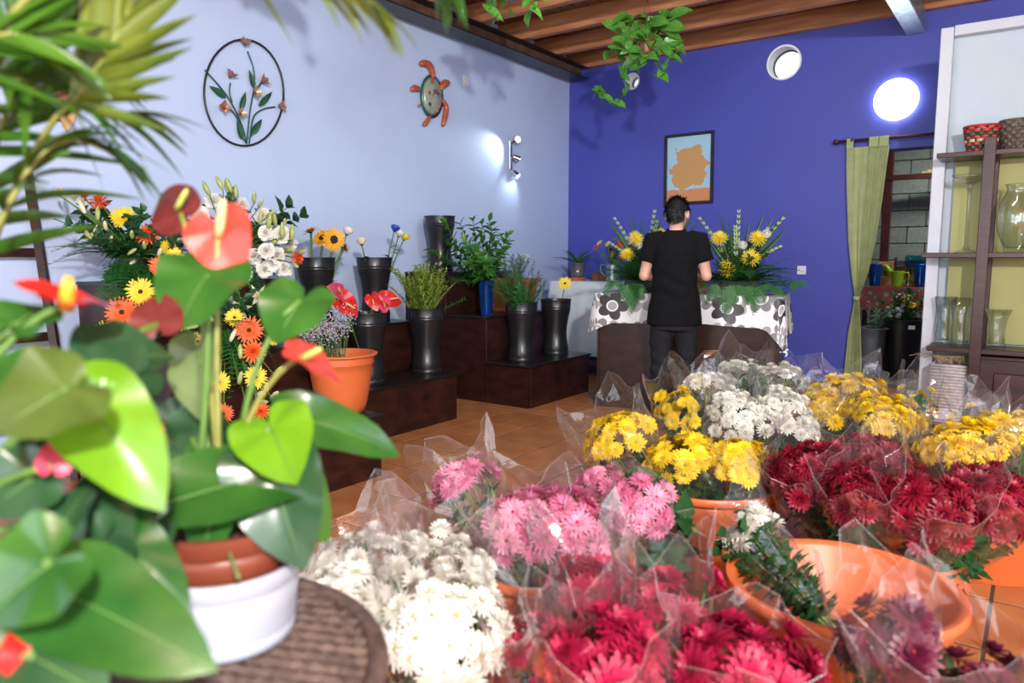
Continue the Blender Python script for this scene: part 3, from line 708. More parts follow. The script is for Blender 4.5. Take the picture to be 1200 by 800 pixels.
buds = bl([(246, 229, -.6, .9), (261, 222, 0, 1.2), (272, 226, .4, 1), (277, 232, .4, 1), (303, 243, .6, .8), (313, 254, .7, .6), (314, 268, .3, 1), (323, 265, .2, 1.1), (333, 268, .7, .7), (331, 279, .4, 1), (342, 281, .3, 1), (335, 293, 1, .1), (350, 296, 1, .1), (343, 308, 1, -.5), (304, 262, .2, .9), (318, 287, .6, .3), (266, 224, .1, 1), (298, 238, .5, 1)], 4.2, .085, BUD)
arrangement('tall arrangement of white carnations and green lily buds with ferns', base2, heads,
            [(rd(-.3, .4), U(.28, .4)) for i in range(26)] + [(V(.7, -.3, -.6)+V(U(-.5, .5), U(-.5, .5), U(-.3, .3)), U(.3, .44)) for i in range(18)], [('dark', rd(.5, 1.2), U(.4, .52)) for i in range(14)], buds)
base3 = V(-3.63, 2.36, .742)
heads = [(at(x, y, d), me, s, f) for x, y, d, me, s, f in ((292, 387, 3.85, GO, .072, CV), (297, 412, 3.8, GR, .06, CV), (275, 372, 3.9, GY, .05, CV), (300, 442, 3.72, GY, .058, CV), (257, 448, 3.7, GY, .055, CV), (306, 482, 3.62, GR, .042, CV), (262, 485, 3.62, GO, .05, CV), (232, 400, 3.8, GY, .05, CV), (320, 398, 3.85, GY, .03, CV), (240, 430, 3.8, GO, .06, CV), (215, 375, 3.8, GY, .055, CV))]
buds = bl([(282, 420, 0, .9), (280, 450, .1, .8), (302, 462, .8, .3), (312, 458, .9, .5), (304, 470, 1, .1), (318, 466, 1, .4), (322, 440, .6, .8), (250, 376, -.2, .5), (226, 372, -.5, .2), (232, 382, -.5, 0), (292, 490, .4, 0), (270, 400, .2, .8)], 3.72, .085)
arrangement('low arrangement of orange and yellow gerberas with lily buds behind the potted anthurium', base3, heads,
            [(rd(-.4, .3), U(.28, .4)) for i in range(22)] + [(V(.7, -.6, -.8)+V(U(-.5, .5), U(-.5, .5), 0), .36) for i in range(10)], [('dark', rd(.3, 1.0), U(.22, .3)) for i in range(10)], buds)
# dark wooden ladder shelf leaning on the wall at far left
t = thing('ladder_rack', 'dark wooden ladder rack leaning on the light blue wall', 'rack', (-4.5, 1.5, 0))
for yy in (-.33, .33): MB().tube([(.18, yy, 0), (-.15, yy, 1.72)], .028, 4).build('rail', MT['dark_stain'], t)
for zz in (.36, .8, 1.27): MB().box((.115-zz*.19, 0, zz), (.03, .66, .05), bev=.004).build('rung', MT['dark_stain'], t)

# ------------------------------------------------------------------ white clothed side table in the corner
def draped_cloth(x0, x1, y0, y1, top, drop, seed, amp=.014, corner=0.0, n=16):
    """cloth over a table: flat top, sides hanging in shallow folds"""
    m = MB(); W, D = x1-x0, y1-y0; per = []
    N = 26
    def pt(s):
        s = s % 4; k = int(s); u = s-k
        return [(x0+W*u, y0), (x1, y0+D*u), (x1-W*u, y1), (x0, y1-D*u)][k]
    def nr(s):
        s = s % 4; k = int(s); u = s-k; base = [(0, -1), (1, 0), (0, 1), (-1, 0)]
        a = Vector(base[k]); e = .12
        if u < e: a = a.lerp(Vector(base[(k-1) % 4]), .5*(1-u/e))
        if u > 1-e: a = a.lerp(Vector(base[(k+1) % 4]), .5*(1-(1-u)/e))
        return a
    rows = 9; vs_ = []
    M_ = N*4
    for j in range(rows+1):
        t = j/rows
        for i in range(M_):
            s = i/N; p = Vector(pt(s)); q = nr(s)
            fold = amp*(math.sin(s*n+seed)+.6*math.sin(s*n*2.3+seed*2))*t**.8
            u = s % 1; cn = max(0, 1-min(u, 1-u)/.1)
            dd = drop if not hasattr(drop, '__call__') else drop(s)
            o = q*(.006+.02*t+fold+.05*cn*t)
            vs_.append((p.x+o.x, p.y+o.y, top-.002-(dd+corner*cn)*t + (.004 if j == 0 else 0)))
    fs = []
    for j in range(rows):
        for i in range(M_): fs.append((j*M_+i, (j+1)*M_+i, (j+1)*M_+(i+1) % M_, j*M_+(i+1) % M_))
    m.add(vs_, fs); m.add([(p[0], p[1], p[2]) for p in vs_[:M_]], [tuple(range(M_))])
    return m
t = thing('side_table', 'small table under a white cloth in the corner of the blue walls', 'table', (-3.85, 6.95, 0))
for sx in (-1, 1):
    for sy in (-1, 1): MB().box((sx*.36, sy*.26, .48), (.05, .05, .96), bev=.004).build('leg', MT['dark_stain'], t)
MB().box((0, 0, .965), (.80, .60, .03), bev=.003).build('table_top', MT['dark_stain'], t)
c = draped_cloth(-.41, .41, -.31, .31, .985, lambda s: .78+.015*math.sin(s*7), 1.2, .012).build('tablecloth', MT['cloth_white'], None, True); c.location = (-3.85, 6.95, 0)
tag(c, 'plain pale white cloth draped over the small corner table', 'tablecloth')
ZT = .992
# potted strappy plant on a saucer
pp = onz(667, 322, ZT); pp = V(-4.08, 6.92, ZT)
t = thing('saucer', 'terracotta saucer under the grey pot', 'saucer', pp); link('dish', pot_mesh('saucer_dish', .095, .075, .022, 'terracotta_plastic', .004, .008), t)
t = thing('potted_plant', 'strap leaved plant in a grey pot on the white clothed table', 'potted plant', pp+V(0, 0, .026))
link('pot_body', pot_mesh('grey_pot', .085, .065, .16, 'grey_plastic', .005, .03), t)
MB().lathe([(0, .14), (.072, .138), (.07, .12), (0, .12)], 16).build('soil', MT['soil'], t)
MB().box((.045, -.072, .07), (.03, .003, .022)).build('price_sticker', MT['plate_white'], t)
for k in range(16):
    a = k*2.4; el = U(.5, 1.5)
    MB().leaf(U(.24, .36), .032, yframe((0, 0, .14), (math.cos(a), math.sin(a), el)), 0, 7, .55, .2, peak=.45).build('strap_leaf', MT['leaf_green'], t, True)
# metal watering can with flowers, brown tray, wrapped packets
wc = V(-3.62, 6.86, ZT); t = thing('metal_can', 'galvanised metal can vase with mixed flowers on the white clothed table', 'vase', wc)
MB().lathe([(0, 0), (.07, 0), (.07, .02), (.068, .17), (.073, .175), (.068, .18), (.062, .17), (.062, .02), (0, .015)], 20).build('can_body', MT['galvanised'], t, sharp=40)
MB().tube([(.07, 0, .05), (.13, .0, .11), (.15, 0, .15)], [.012, .010, .009], 8).build('spout', MT['galvanised'], t, True)
MB().tube(curve([(-.07, 0, .15), (-.13, 0, .17), (-.14, 0, .1), (-.07, 0, .04)]), .007, 6).build('handle', MT['galvanised'], t, True)
t = thing('mixed_bunch', 'small bunch of red, orange and yellow flowers in the metal can', 'flowers', wc+V(0, 0, .03)); st = MB()
for k in range(16):
    h = V(U(-.17, .17), U(-.12, .12), U(.2, .42)); key = random.choice(('gerbera_red', 'gerbera_yellow', 'gerbera_orange', 'burgundy', 'yellow'))
    link('flower_head', HEAD[key][0], t, frame(h, h+V(0, -.2, -.1), s=U(.025, .045))); st.tube(bez((0, 0, 0), h*.5+V(0, 0, .05), h, 4), .003, 4)
st.build('stem_bundle', MT['stem_green'], t)
for k in range(9): tuft('wispy_sprig', random.choice(SPRIG['wispy']), t, V(0, 0, .1), (U(-.6, .6), U(-.5, .5), 1), U(.2, .34))
m = MB(); m.box((0, 0, .01), (.24, .15, .02)); 
for sx, sy, d in ((-.12, 0, (.01, .16, .08)), (.12, 0, (.01, .16, .08)), (0, -.075, (.24, .01, .08)), (0, .075, (.24, .01, .08))): m.box((sx, sy, .04), d)
o = m.build('wooden_tray', mat('tray_wood', (.16, .06, .03), .5, .3, 10)); o.location = (-3.80, 7.02, ZT); tag(o, 'small brown wooden tray between the grey pot and the metal can', 'tray')

# ------------------------------------------------------------------ work counter with printed cloth
TA = R(12); TCN = ony(914, 380, 5.62)      # front right corner of the counter
ct = thing('work_counter', 'dark stained wooden work counter under a grey flower print cloth', 'counter', (TCN.x, TCN.y, 0), TA)
CW, CD, CH = 1.42, .72, .94
for nm, c_, d_ in (('front_panel', (-CW/2, .009, CH/2-.015), (CW-.04, .018, CH-.03)), ('back_panel', (-CW/2, CD-.009, CH/2-.015), (CW-.04, .018, CH-.03)), ('side_panel', (-.009, CD/2, CH/2-.015), (.018, CD, CH-.03)), ('side_panel', (-CW+.009, CD/2, CH/2-.015), (.018, CD, CH-.03)), ('counter_top', (-CW/2, CD/2, CH-.014), (CW+.03, CD+.03, .028))):
    MB().box(c_, d_, bev=.002).build(nm, MT['dark_stain'], ct)
# printed cloth: bold daisies in dark and light grey on white
def print_cloth():
    m, nt, b, out = nodes('cloth_print'); N, L = nt.nodes.new, nt.links.new
    tc = N('ShaderNodeTexCoord'); uv = N('ShaderNodeUVMap')
    def math_(op, a, b_=None, c_=None):
        n = N('ShaderNodeMath'); n.operation = op
        for i, v in enumerate((a, b_, c_)):
            if v is None: continue
            if isinstance(v, (int, float)): n.inputs[i].default_value = v
            else: L(v, n.inputs[i])
        return n.outputs[0]
    sep = N('ShaderNodeSeparateXYZ'); L(uv.outputs[0], sep.inputs[0])
    col = None
    def daisies(period, offx, offy, rad, petals, colr, inner, prev):
        row = math_('FLOOR', math_('DIVIDE', math_('ADD', sep.outputs[1], offy), period*.9))
        sx = math_('ADD', math_('ADD', sep.outputs[0], offx), math_('MULTIPLY', math_('MODULO', math_('ABSOLUTE', row), 2.0), period*.5))
        x = math_('SUBTRACT', math_('FLOORED_MODULO', sx, period), period/2)
        y = math_('SUBTRACT', math_('FLOORED_MODULO', math_('ADD', sep.outputs[1], offy), period*.9), period*.45)
        r = math_('SQRT', math_('ADD', math_('MULTIPLY', x, x), math_('MULTIPLY', y, y)))
        a = math_('ARCTAN2', y, x)
        lim = math_('MULTIPLY', math_('ADD', math_('ABSOLUTE', math_('COSINE', math_('MULTIPLY', a, petals/2))), 1.6), rad/2.6)
        ins = math_('LESS_THAN', r, lim)
        mx = N('ShaderNodeMix'); mx.data_type = 'RGBA'; L(ins, mx.inputs['Factor'])
        if prev is None: mx.inputs['A'].default_value = (.72, .72, .74, 1)
        else: L(prev, mx.inputs['A'])
        mx.inputs['B'].default_value = (*colr, 1); prev = mx.outputs['Result']
        for rr, cc in inner:
            i2 = math_('LESS_THAN', r, rr); m2 = N('ShaderNodeMix'); m2.data_type = 'RGBA'; L(i2, m2.inputs['Factor'])
            L(prev, m2.inputs['A']); m2.inputs['B'].default_value = (*cc, 1); prev = m2.outputs['Result']
        return prev
    g1, g2, dk, wh = (.33, .32, .32), (.18, .175, .175), (.022, .018, .018), (.75, .75, .76)
    c = daisies(.36, .0, .07, .13, 6, g1, [(.045, wh), (.022, g2)], None)
    c = daisies(.36, .18, .05, .12, 6, g2, [(.055, wh), (.042, g1), (.02, wh)], c)
    c = daisies(.45, .11, .19, .13, 5, dk, [(.05, wh), (.038, g1)], c)
    L(c, b.inputs['Base Color']); b.inputs['Roughness'].default_value = .45
    MT['cloth_print'] = m; return m
print_cloth()
m = draped_cloth(-CW-.02, .02, -.02, CD+.02, CH+.008, lambda s: .225+.01*math.sin(s*9) + (.10*max(0, 1-abs(s-1.0)/.07) if s < 3 else 0) + (.08 if 1.05 < s < 2 else 0), .4, .014, .10, 20)
me = m.mesh('tablecloth', [MT['cloth_print']])
uvl = me.uv_layers.new(name='UVMap')
for lp in me.loops:          # unfold the cloth: hanging sides continue the top's pattern
    v = me.vertices[lp.vertex_index].co; dz = CH-v.z
    u_, v_ = v.x, v.y
    if dz > .005:
        if v.y < .0: v_ = v.y-dz
        elif v.y > CD: v_ = v.y+dz
        if v.x > .0: u_ = v.x+dz
        elif v.x < -CW: u_ = v.x-dz
    uvl.data[lp.index].uv = (u_+5, v_+5)
c = link('tablecloth', me); c.location = (TCN.x, TCN.y, 0); c.rotation_euler = (0, 0, TA)
tag(c, 'grey, black and white flower print cloth draped over the work counter', 'tablecloth')
CM = Matrix.Translation((TCN.x, TCN.y, 0)) @ rz(TA)
def onc(px, py, dy):       # point on the vertical plane dy behind the counter's front edge
    n = CM.to_3x3() @ V(0, 1, 0); q = CM @ V(0, dy, 0); d = ray(px, py); return CP + d*((q-CP).dot(n)/d.dot(n))

def gladiolus(t, base, tip, st):
    q = Vector(tip); pts = bez(base, (Vector(base)+q)/2+V(0, 0, .06), q, 10); st.tube(pts, [.006-.0004*i for i in range(11)], 4)
    for i in range(4, 11):
        for sgn in (-1, 1):
            d = (pts[min(i+1, 10)]-pts[i-1]).normalized(); sd = V(sgn*.6, -.3, .0)
            k = 1-(i-4)/9
            link('gladiolus_bud', GLAD, t, frame(pts[i]+sd*.006, d+sd*.4, s=.026+.024*k))
mat('glad_green', (.40, .50, .22), .5, .2, 8, transl=.15)
GLAD = MB().lathe([(0, 0), (.16, .2), (.2, .5), (.1, .9), (0, 1)], 5).mesh('gladiolus_bud', [MT['glad_green']])
SPADE = MB().leaf(1, .085, None, 0, 6, .06, .25, peak=.4).mesh('sword_leaf', [MT['leaf_dark']])
def big_arr(label, cx, dy, heads, glads, roses, nleaf, spread, drops):
    base = onc(cx, 350, dy); base.z = CH+.016; t = thing('counter_arrangement', label, 'flower arrangement', base)
    m = MB().box((0, 0, .05), (.34, .16, .10), M=rz(TA)); m.build('tray_container', MT['black_steel'], t); st = MB(); o = V(0, 0, .1)
    MB().box((0, 0, .10), (.3, .13, .07), M=rz(TA), bev=.02).build('foam_block', MT['stem_dark'], t)
    for (x, y, s) in heads:
        q = onc(x, y, dy-.12)-base; link('spider_mum', HEAD['spider'][0], t, frame(q, V(.5, -.75, .45)+V(U(-.3, .3), 0, U(-.2, .3)), s=s)); st.tube(bez(o, (o+q)/2+V(0, 0, .05), q, 5), .004, 4)
    for (x, y) in roses:
        q = onc(x, y, dy-.08)-base; link('rose_head', ROSE['white'], t, frame(q-V(0, 0, .03), V(.4, -.6, .6), s=.055)); st.tube(bez(o, (o+q)/2, q, 5), .004, 4)
    for (x, y) in glads: gladiolus(t, o, onc(x, y, dy)-base, st)
    st.build('stem_bundle', MT['stem_green'], t)
    for (x, y) in nleaf:
        q = onc(x, y, dy+U(-.05, .12))-base; L = (q-o).length
        link('sword_leaf', SPADE, t, yframe(o, q-o, V(.55, -.8, .2)+V(U(-.3, .3), 0, 0), L*1.02))
    for i in range(32):
        a = U(0, 6.28); d = V(math.cos(a)*spread, math.sin(a)*.8, U(.0, .8)); frond(t, o+V(math.cos(a)*.1, math.sin(a)*.05, -.02), d, U(.3, .46))
    for i in range(16): frond(t, o+V(U(-.16, .16), -.04, .0), V(U(-.9, .9), -.8, U(-.15, .25)), U(.2, .3))
    for (x, y) in drops:
        q = onc(x, y, -.06)-base; e = V(q.x*.86, q.y*.86, .075)
        for k in range(2): frond(t, e, q-e+V(U(-.08, .08), U(-.03, .03), U(0, .12)), max(.15, (q-e).length*U(1.0, 1.3)), V(.4, -.7, .5))
    for i in range(8): tuft('leafy_sprig', random.choice(SPRIG['dark']), t, o+V(U(-.12, .12), U(-.05, .05), 0), (U(-.6, .6), U(-.7, .1), 1), U(.2, .34))
    return t
big_arr('tall counter arrangement of sword leaves, gladiolus buds and yellow spider mums left of the woman', 757, .36,
        [(745, 279, .062), (735, 298, .062), (775, 272, .04), (756, 313, .05)], [(722, 258), (767, 250), (716, 285), (770, 262)], [(748, 287)],
        [(714, 256), (738, 252), (751, 256), (767, 252), (776, 255), (720, 285), (800, 262), (812, 254), (818, 262)], 1.0,
        [(722, 348), (735, 362), (752, 360), (740, 345), (712, 342)])
big_arr('tall counter arrangement of sword leaves, gladiolus buds and yellow spider mums right of the woman', 862, .34,
        [(843, 279, .068), (888, 279, .068), (880, 302, .075), (852, 315, .072)], [(866, 250), (822, 258), (862, 268), (916, 258), (912, 290), (898, 270)], [(869, 286), (897, 273)],
        [(822, 268), (845, 252), (855, 260), (897, 250), (880, 260), (922, 250), (924, 268), (860, 285), (835, 300), (838, 268), (908, 255)], 1.15,
        [(838, 356), (858, 368), (895, 356), (915, 350), (935, 345), (880, 362), (824, 350), (868, 352)])
t = thing('cut_fronds', 'loose cut fern fronds lying on the right end of the counter', 'greenery', CM @ V(-.22, .25, CH+.02), TA)
for k in range(7): link('fern_frond', FERN[0], t, yframe(V(U(-.1, .1), U(-.12, .12), .012*k+.01), V(U(.5, 1), U(-.5, .3), -.05), (0, 0, 1), U(.25, .36)))
o = MB().box((0, 0, .006), (.24, .32, .012), bev=.003).build('red_card', MT['petal_magenta']); o.matrix_basis = Matrix.Translation(onc(826, 300, .3)) @ rz(TA+.2) @ Matrix.Rotation(R(68), 4, 'X'); o.location.z = 1.05
tag(o, 'wine red folder standing on the counter in front of the woman', 'folder')
o.location = CM @ V(-.72, .40, CH+.03); o.location.z = CH+.165

# ------------------------------------------------------------------ woman at the counter
def loft(m, rings, n=20):
    """rings: (cx, cy, cz, rx, ry)"""
    vs_ = []; fs = []
    for (cx, cy, cz, rx, ry) in rings:
        for k in range(n):
            a = 2*math.pi*k/n; c, s = math.cos(a), math.sin(a)
            vs_.append((cx+rx*abs(c)**.85*(1 if c > 0 else -1), cy+ry*abs(s)**.85*(1 if s > 0 else -1), cz))
    for i in range(len(rings)-1):
        for k in range(n): fs.append((i*n+k, i*n+(k+1) % n, (i+1)*n+(k+1) % n, (i+1)*n+k))
    fs.append(tuple(reversed(range(n)))); fs.append(tuple((len(rings)-1)*n+k for k in range(n)))
    return m.add(vs_, fs)
def remeshed(name, m, material, voxel, parent, smooth=4, disp=None):
    o = m.build('raw', material); md = o.modifiers.new('r', 'REMESH'); md.mode = 'VOXEL'; md.voxel_size = voxel
    sm = o.modifiers.new('s', 'SMOOTH'); sm.iterations = smooth; sm.factor = .5
    dg = bpy.context.evaluated_depsgraph_get(); me = bpy.data.meshes.new_from_object(o.evaluated_get(dg)); old = o.data
    bpy.data.objects.remove(o); bpy.data.meshes.remove(old)
    if disp:
        for v in me.vertices: v.co += disp(v.co)
    me.polygons.foreach_set('use_smooth', [True]*len(me.polygons)); me.update()
    if not me.materials: me.materials.append(material)
    return link(name, me, parent)
mat('skin', (.60, .33, .235), .5, .06, 25, .05, 120)
mat('shirt_black', (.0045, .0045, .0055), .9, .2, 20, .25, 300, spec=.15)
mat('trouser_grey', (.018, .018, .022), .9, .2, 20, .2, 200, spec=.15)
mat('hair_black', (.0035, .003, .0035), .42, .3, 40, .8, 160, spec=.5)
wp = ony(789, 400, 5.14); WF = R(23)
wo = thing('person', 'person with short black hair in black t-shirt and dark trousers, seen from behind, arranging flowers', 'person', (wp.x, wp.y, .006), WF)
# arm joints: shoulder, elbow, wrist (local x right, y forward)
ARM = {s: [V(.165*s, -.005, 1.365), V(.225*s, -.005, 1.10), V(.13*s, .245, 1.10)] for s in (-1, 1)}
ARM[-1][2] = V(-.10, .26, 1.09)
hd = V(.005, .055, 1.545)       # head centre, bowed forward
m = MB()
loft(m, [(0, 0, .78, .165, .11), (0, 0, .86, .172, .118), (0, 0, .95, .160, .11), (0, .0, 1.06, .138, .098), (0, .0, 1.18, .150, .105), (0, .0, 1.28, .165, .105), (0, -.005, 1.36, .150, .085), (0, .0, 1.405, .085, .062), (0, .01, 1.43, .052, .052), (.002, .03, 1.50, .050, .052)])
# head
HM = Matrix.Translation(hd) @ Matrix.Rotation(R(-20), 4, 'X') @ Matrix.Rotation(R(-12), 4, 'Z')
def skull(u, t):
    a = 2*math.pi*u; b_ = math.pi*t; x = math.sin(b_)*math.cos(a)*.076; y = math.sin(b_)*math.sin(a)*.095; z = -math.cos(b_)*.118
    if z < 0: x *= 1-.25*(z/.118)**2; y = y*(1-.12*(z/.118)**2)+.012*(-z/.118)
    return (x, y, z)
m.grid(skull, 20, 14, 0, HM)
m.add([(-.013, .085, -.035), (.013, .085, -.035), (0, .117, -.03), (-.006, .088, .015), (.006, .088, .015), (0, .1, .0)], [(0, 1, 2), (0, 2, 5, 3), (1, 4, 5, 2), (3, 5, 4), (0, 3, 4, 1)], 0, HM)
m.tube([(-.024, .083, -.062), (0, .093, -.062), (.024, .083, -.062)], [.004, .007, .004], 6, M=HM)
for s in (-1, 1):
    m.ball((.082*s, -.012, -.008), 1, 8, 6, M=HM, sq=(.013, .02, .034))
    S, E_, W = ARM[s]
    m.tube([S, S.lerp(E_, .5), E_, E_.lerp(W, .35), W], [.05, .045, .040, .041, .026], 12)
    m.ball(tuple(E_), .041, 10, 8)
    # hand: palm and five fingers curled round stems
    d = (W-E_).normalized(); sd = V(-s, .25, -.1); sd = (sd-d*sd.dot(d)).normalized(); nn = d.cross(sd)*(-s)
    pm_ = W+d*.045; m.tube([W-d*.01, pm_, W+d*.085], [.024, .03, .028], 10)
    for k in range(4):
        b0 = W+d*.075 + sd*(.026-.0175*k); L = (.068, .078, .073, .056)[k]
        m.tube([b0, b0+d*L*.45-nn*.006, b0+d*L*.75-nn*.03, b0+d*L*.7-nn*.052], [.009, .0085, .008, .007], 8)
    b0 = W+d*.02+sd*.022; m.tube([b0, b0+sd*.024+d*.03-nn*.01, b0+sd*.026+d*.062-nn*.026], [.0105, .0095, .008], 8)
    # leg and foot
    m.tube([(.088*s, 0, .84), (.092*s, .01, .62), (.092*s, .012, .47), (.092*s, -.012, .32), (.090*s, -.01, .09)], [.085, .072, .054, .054, .036], 14)
    m.tube([(.092*s, -.03, .05), (.095*s, .06, .045), (.10*s, .15, .03)], [.036, .038, .026], 10)
remeshed('body', m, MT['skin'], .0075, wo, 3)
# face details
for s in (-1, 1): MB().ball((.03*s, .083, .004), .0115, 8, 6, M=HM).build('eye', mat('eye_dark', (.03, .02, .015), .2), wo, True)
# t-shirt: torso with a loose hem and short sleeves
m = MB()
loft(m, [(0, 0, .735, .200, .150), (0, 0, .75, .202, .152), (0, 0, .84, .196, .146), (0, 0, .95, .178, .130), (0, -.004, 1.06, .163, .122), (0, -.006, 1.18, .168, .122), (0, -.006, 1.28, .180, .120), (0, -.006, 1.35, .168, .104), (0, .0, 1.40, .115, .085), (0, .008, 1.432, .072, .068)], 28)
for s in (-1, 1):
    S, E_, W = ARM[s]; m.tube([V(.10*s, -.005, 1.375), S+V(.004*s, 0, .004), S.lerp(E_, .35), S.lerp(E_, .62)+V(.006*s, 0, 0)], [.06, .068, .067, .068], 14)
def folds(c):
    p = Vector((c.x*9, c.y*9, c.z*5)); k = noise.noise(p)*.010 + noise.noise(p*2.3)*.004
    k += .006*math.sin(c.z*46+math.sin(c.x*14)*2.2)*max(0, 1-abs(c.z-1.03)/.16)*(1 if c.y < .02 else .4)
    n = Vector((c.x, c.y, 0)); return n.normalized()*k if n.length > .02 else Vector((0, 0, 0))
remeshed('t_shirt', m, MT['shirt_black'], .009, wo, 5, folds)
MB().tube([(.068*math.cos(a)*1.0, .008+.062*math.sin(a), 1.436+.010*math.sin(a)-.0) for a in [2*math.pi*k/24 for k in range(25)]], .006, 6).build('collar', MT['shirt_black'], wo, True)
# trousers
m = MB(); loft(m, [(0, 0, .70, .162, .122), (0, 0, .80, .178, .128), (0, 0, .97, .155, .115)])
for s in (-1, 1): m.tube([(.086*s, 0, .80), (.092*s, .01, .62), (.094*s, .012, .47), (.094*s, -.008, .3), (.094*s, -.008, .075)], [.094, .084, .072, .07, .072], 16)
remeshed('trousers', m, MT['trouser_grey'], .010, wo, 3, lambda c: Vector((c.x-.09*(1 if c.x > 0 else -1), c.y, 0)).normalized()*(.009*noise.noise(Vector((c.x*10, c.y*10, c.z*16)))+.006*math.sin(c.z*60+c.x*20)*max(0, 1-abs(c.z-.42)/.2)))
for s in (-1, 1):
    m = MB(); m.tube([(.092*s, -.075, .035), (.092*s, -.02, .045), (.096*s, .06, .04), (.102*s, .14, .032), (.104*s, .185, .028)], [.028, .043, .046, .044, .024], 14, M=Matrix.Scale(1, 4))
    remeshed('shoe', m, MT['bucket_black'], .008, wo, 3)
# hair: close cropped cap with layered tufts
def hairf(u, t):
    a = 2*math.pi*u; b_ = math.pi*t; x = math.sin(b_)*math.cos(a); y = math.sin(b_)*math.sin(a); z = -math.cos(b_)
    front = max(0, y)                       # +y is the face
    k = 1.17 + .05*noise.noise(Vector((x*3, y*3, z*3)))
    low = -.62 if y < .1 else -.62+ (y-.1)*1.25
    if abs(x) > .62 and y > -.45: low = max(low, .12+.3*max(0, y))
    k -= .05
    if z < low: k = .80
    kk = 1.0
    return (x*.076*k, y*.095*k*(.96 if y > 0 else 1.04), z*.118*k*.99+.004)
m = MB().grid(hairf, 28, 20, 0, HM)
rnd = random.Random(3)
for i in range(900):
    a = rnd.uniform(0, 6.28); z = rnd.uniform(-.6, 1); r = math.sqrt(1-z*z); x, y = r*math.cos(a), r*math.sin(a)
    if y > .1 and z < -.62+(y-.1)*1.25+.15: continue
    if abs(x) > .6 and y > -.45 and z < .15+.3*max(0, y): continue
    p = V(x*.086, y*.107, z*.134+.004); n = V(x/.08, y/.1, z/.12).normalized(); dn = V(0, -.55, -.8); d = (dn-n*dn.dot(n)).normalized()
    d = (d*.8 + n*rnd.uniform(.25, .9) + V(rnd.uniform(-.6, .6), rnd.uniform(-.5, .5), rnd.uniform(-.2, .2))).normalized()
    m.leaf(rnd.uniform(.03, .055), rnd.uniform(.007, .014), HM @ yframe(p-d*.008, d, n), 0, 3, .3, -.1, nu=2, peak=.4)
m.build('hair', MT['hair_black'], wo, True)
MB().ball((.088, -.01, -.045), .005, 6, 5, M=HM).build('earring', MT['chrome'], wo, True)

# ------------------------------------------------------------------ back wall furnishings
# framed picture: generic abstract colour fields, pale blue over orange
t = thing('framed_picture', 'black framed abstract picture in pale blue and orange on the deep blue wall', 'picture', (-3.175, YB-.014, 2.19), 0)
t.rotation_euler = (0, R(-.6), 0)
pw, ph = .56, .76
for c_, d_ in (((0, 0, ph/2-.016), (pw, .028, .032)), ((0, 0, -ph/2+.016), (pw, .028, .032)), ((-pw/2+.016, 0, 0), (.032, .028, ph-.064)), ((pw/2-.016, 0, 0), (.032, .028, ph-.064))):
    MB().box(c_, d_, bev=.004).build('frame_bar', MT['black_steel'], t)
def art_mat():
    m, nt, b, out = nodes('abstract_print'); N, L = nt.nodes.new, nt.links.new
    tc = N('ShaderNodeTexCoord'); sp = N('ShaderNodeSeparateXYZ'); L(tc.outputs['Object'], sp.inputs[0])
    nz = N('ShaderNodeTexNoise'); nz.inputs['Scale'].default_value = 7; L(tc.outputs['Object'], nz.inputs['Vector'])
    ad = N('ShaderNodeMath'); ad.operation = 'MULTIPLY_ADD'; ad.inputs[1].default_value = .06; L(nz.outputs['Fac'], ad.inputs[0]); L(sp.outputs[2], ad.inputs[2])
    rp = N('ShaderNodeValToRGB'); mr = N('ShaderNodeMapRange'); mr.inputs['From Min'].default_value = -.36; mr.inputs['From Max'].default_value = .36
    L(ad.outputs[0], mr.inputs[0]); L(mr.outputs[0], rp.inputs[0]); e = rp.color_ramp.elements; rp.color_ramp.interpolation = 'CONSTANT'
    e[0].position = 0; e[0].color = (.62, .25, .10, 1); e[1].position = .24; e[1].color = (.36, .58, .72, 1)
    # a soft ochre cloud
    n2 = N('ShaderNodeTexNoise'); n2.inputs['Scale'].default_value = 5.5; n2.inputs['Detail'].default_value = 3; L(tc.outputs['Object'], n2.inputs['Vector'])
    ln = N('ShaderNodeVectorMath'); ln.operation = 'LENGTH'; mp = N('ShaderNodeMapping'); mp.inputs['Location'].default_value = (0, 0, -.09); mp.inputs['Scale'].default_value = (4.2, 1, 3.6)
    L(tc.outputs['Object'], mp.inputs[0]); L(mp.outputs[0], ln.inputs[0]); s2 = N('ShaderNodeMath'); s2.operation = 'MULTIPLY_ADD'; s2.inputs[1].default_value = -1.8; L(n2.outputs['Fac'], s2.inputs[0]); L(ln.outputs['Value'], s2.inputs[2])
    lt = N('ShaderNodeMath'); lt.operation = 'LESS_THAN'; lt.inputs[1].default_value = -.08; L(s2.outputs[0], lt.inputs[0])
    mx = N('ShaderNodeMix'); mx.data_type = 'RGBA'; L(lt.outputs[0], mx.inputs['Factor']); L(rp.outputs[0], mx.inputs['A']); mx.inputs['B'].default_value = (.55, .30, .11, 1)
    L(mx.outputs['Result'], b.inputs['Base Color']); b.inputs['Roughness'].default_value = .4; return m
MB().box((0, .006, 0), (pw-.06, .008, ph-.06)).build('print', art_mat(), t)
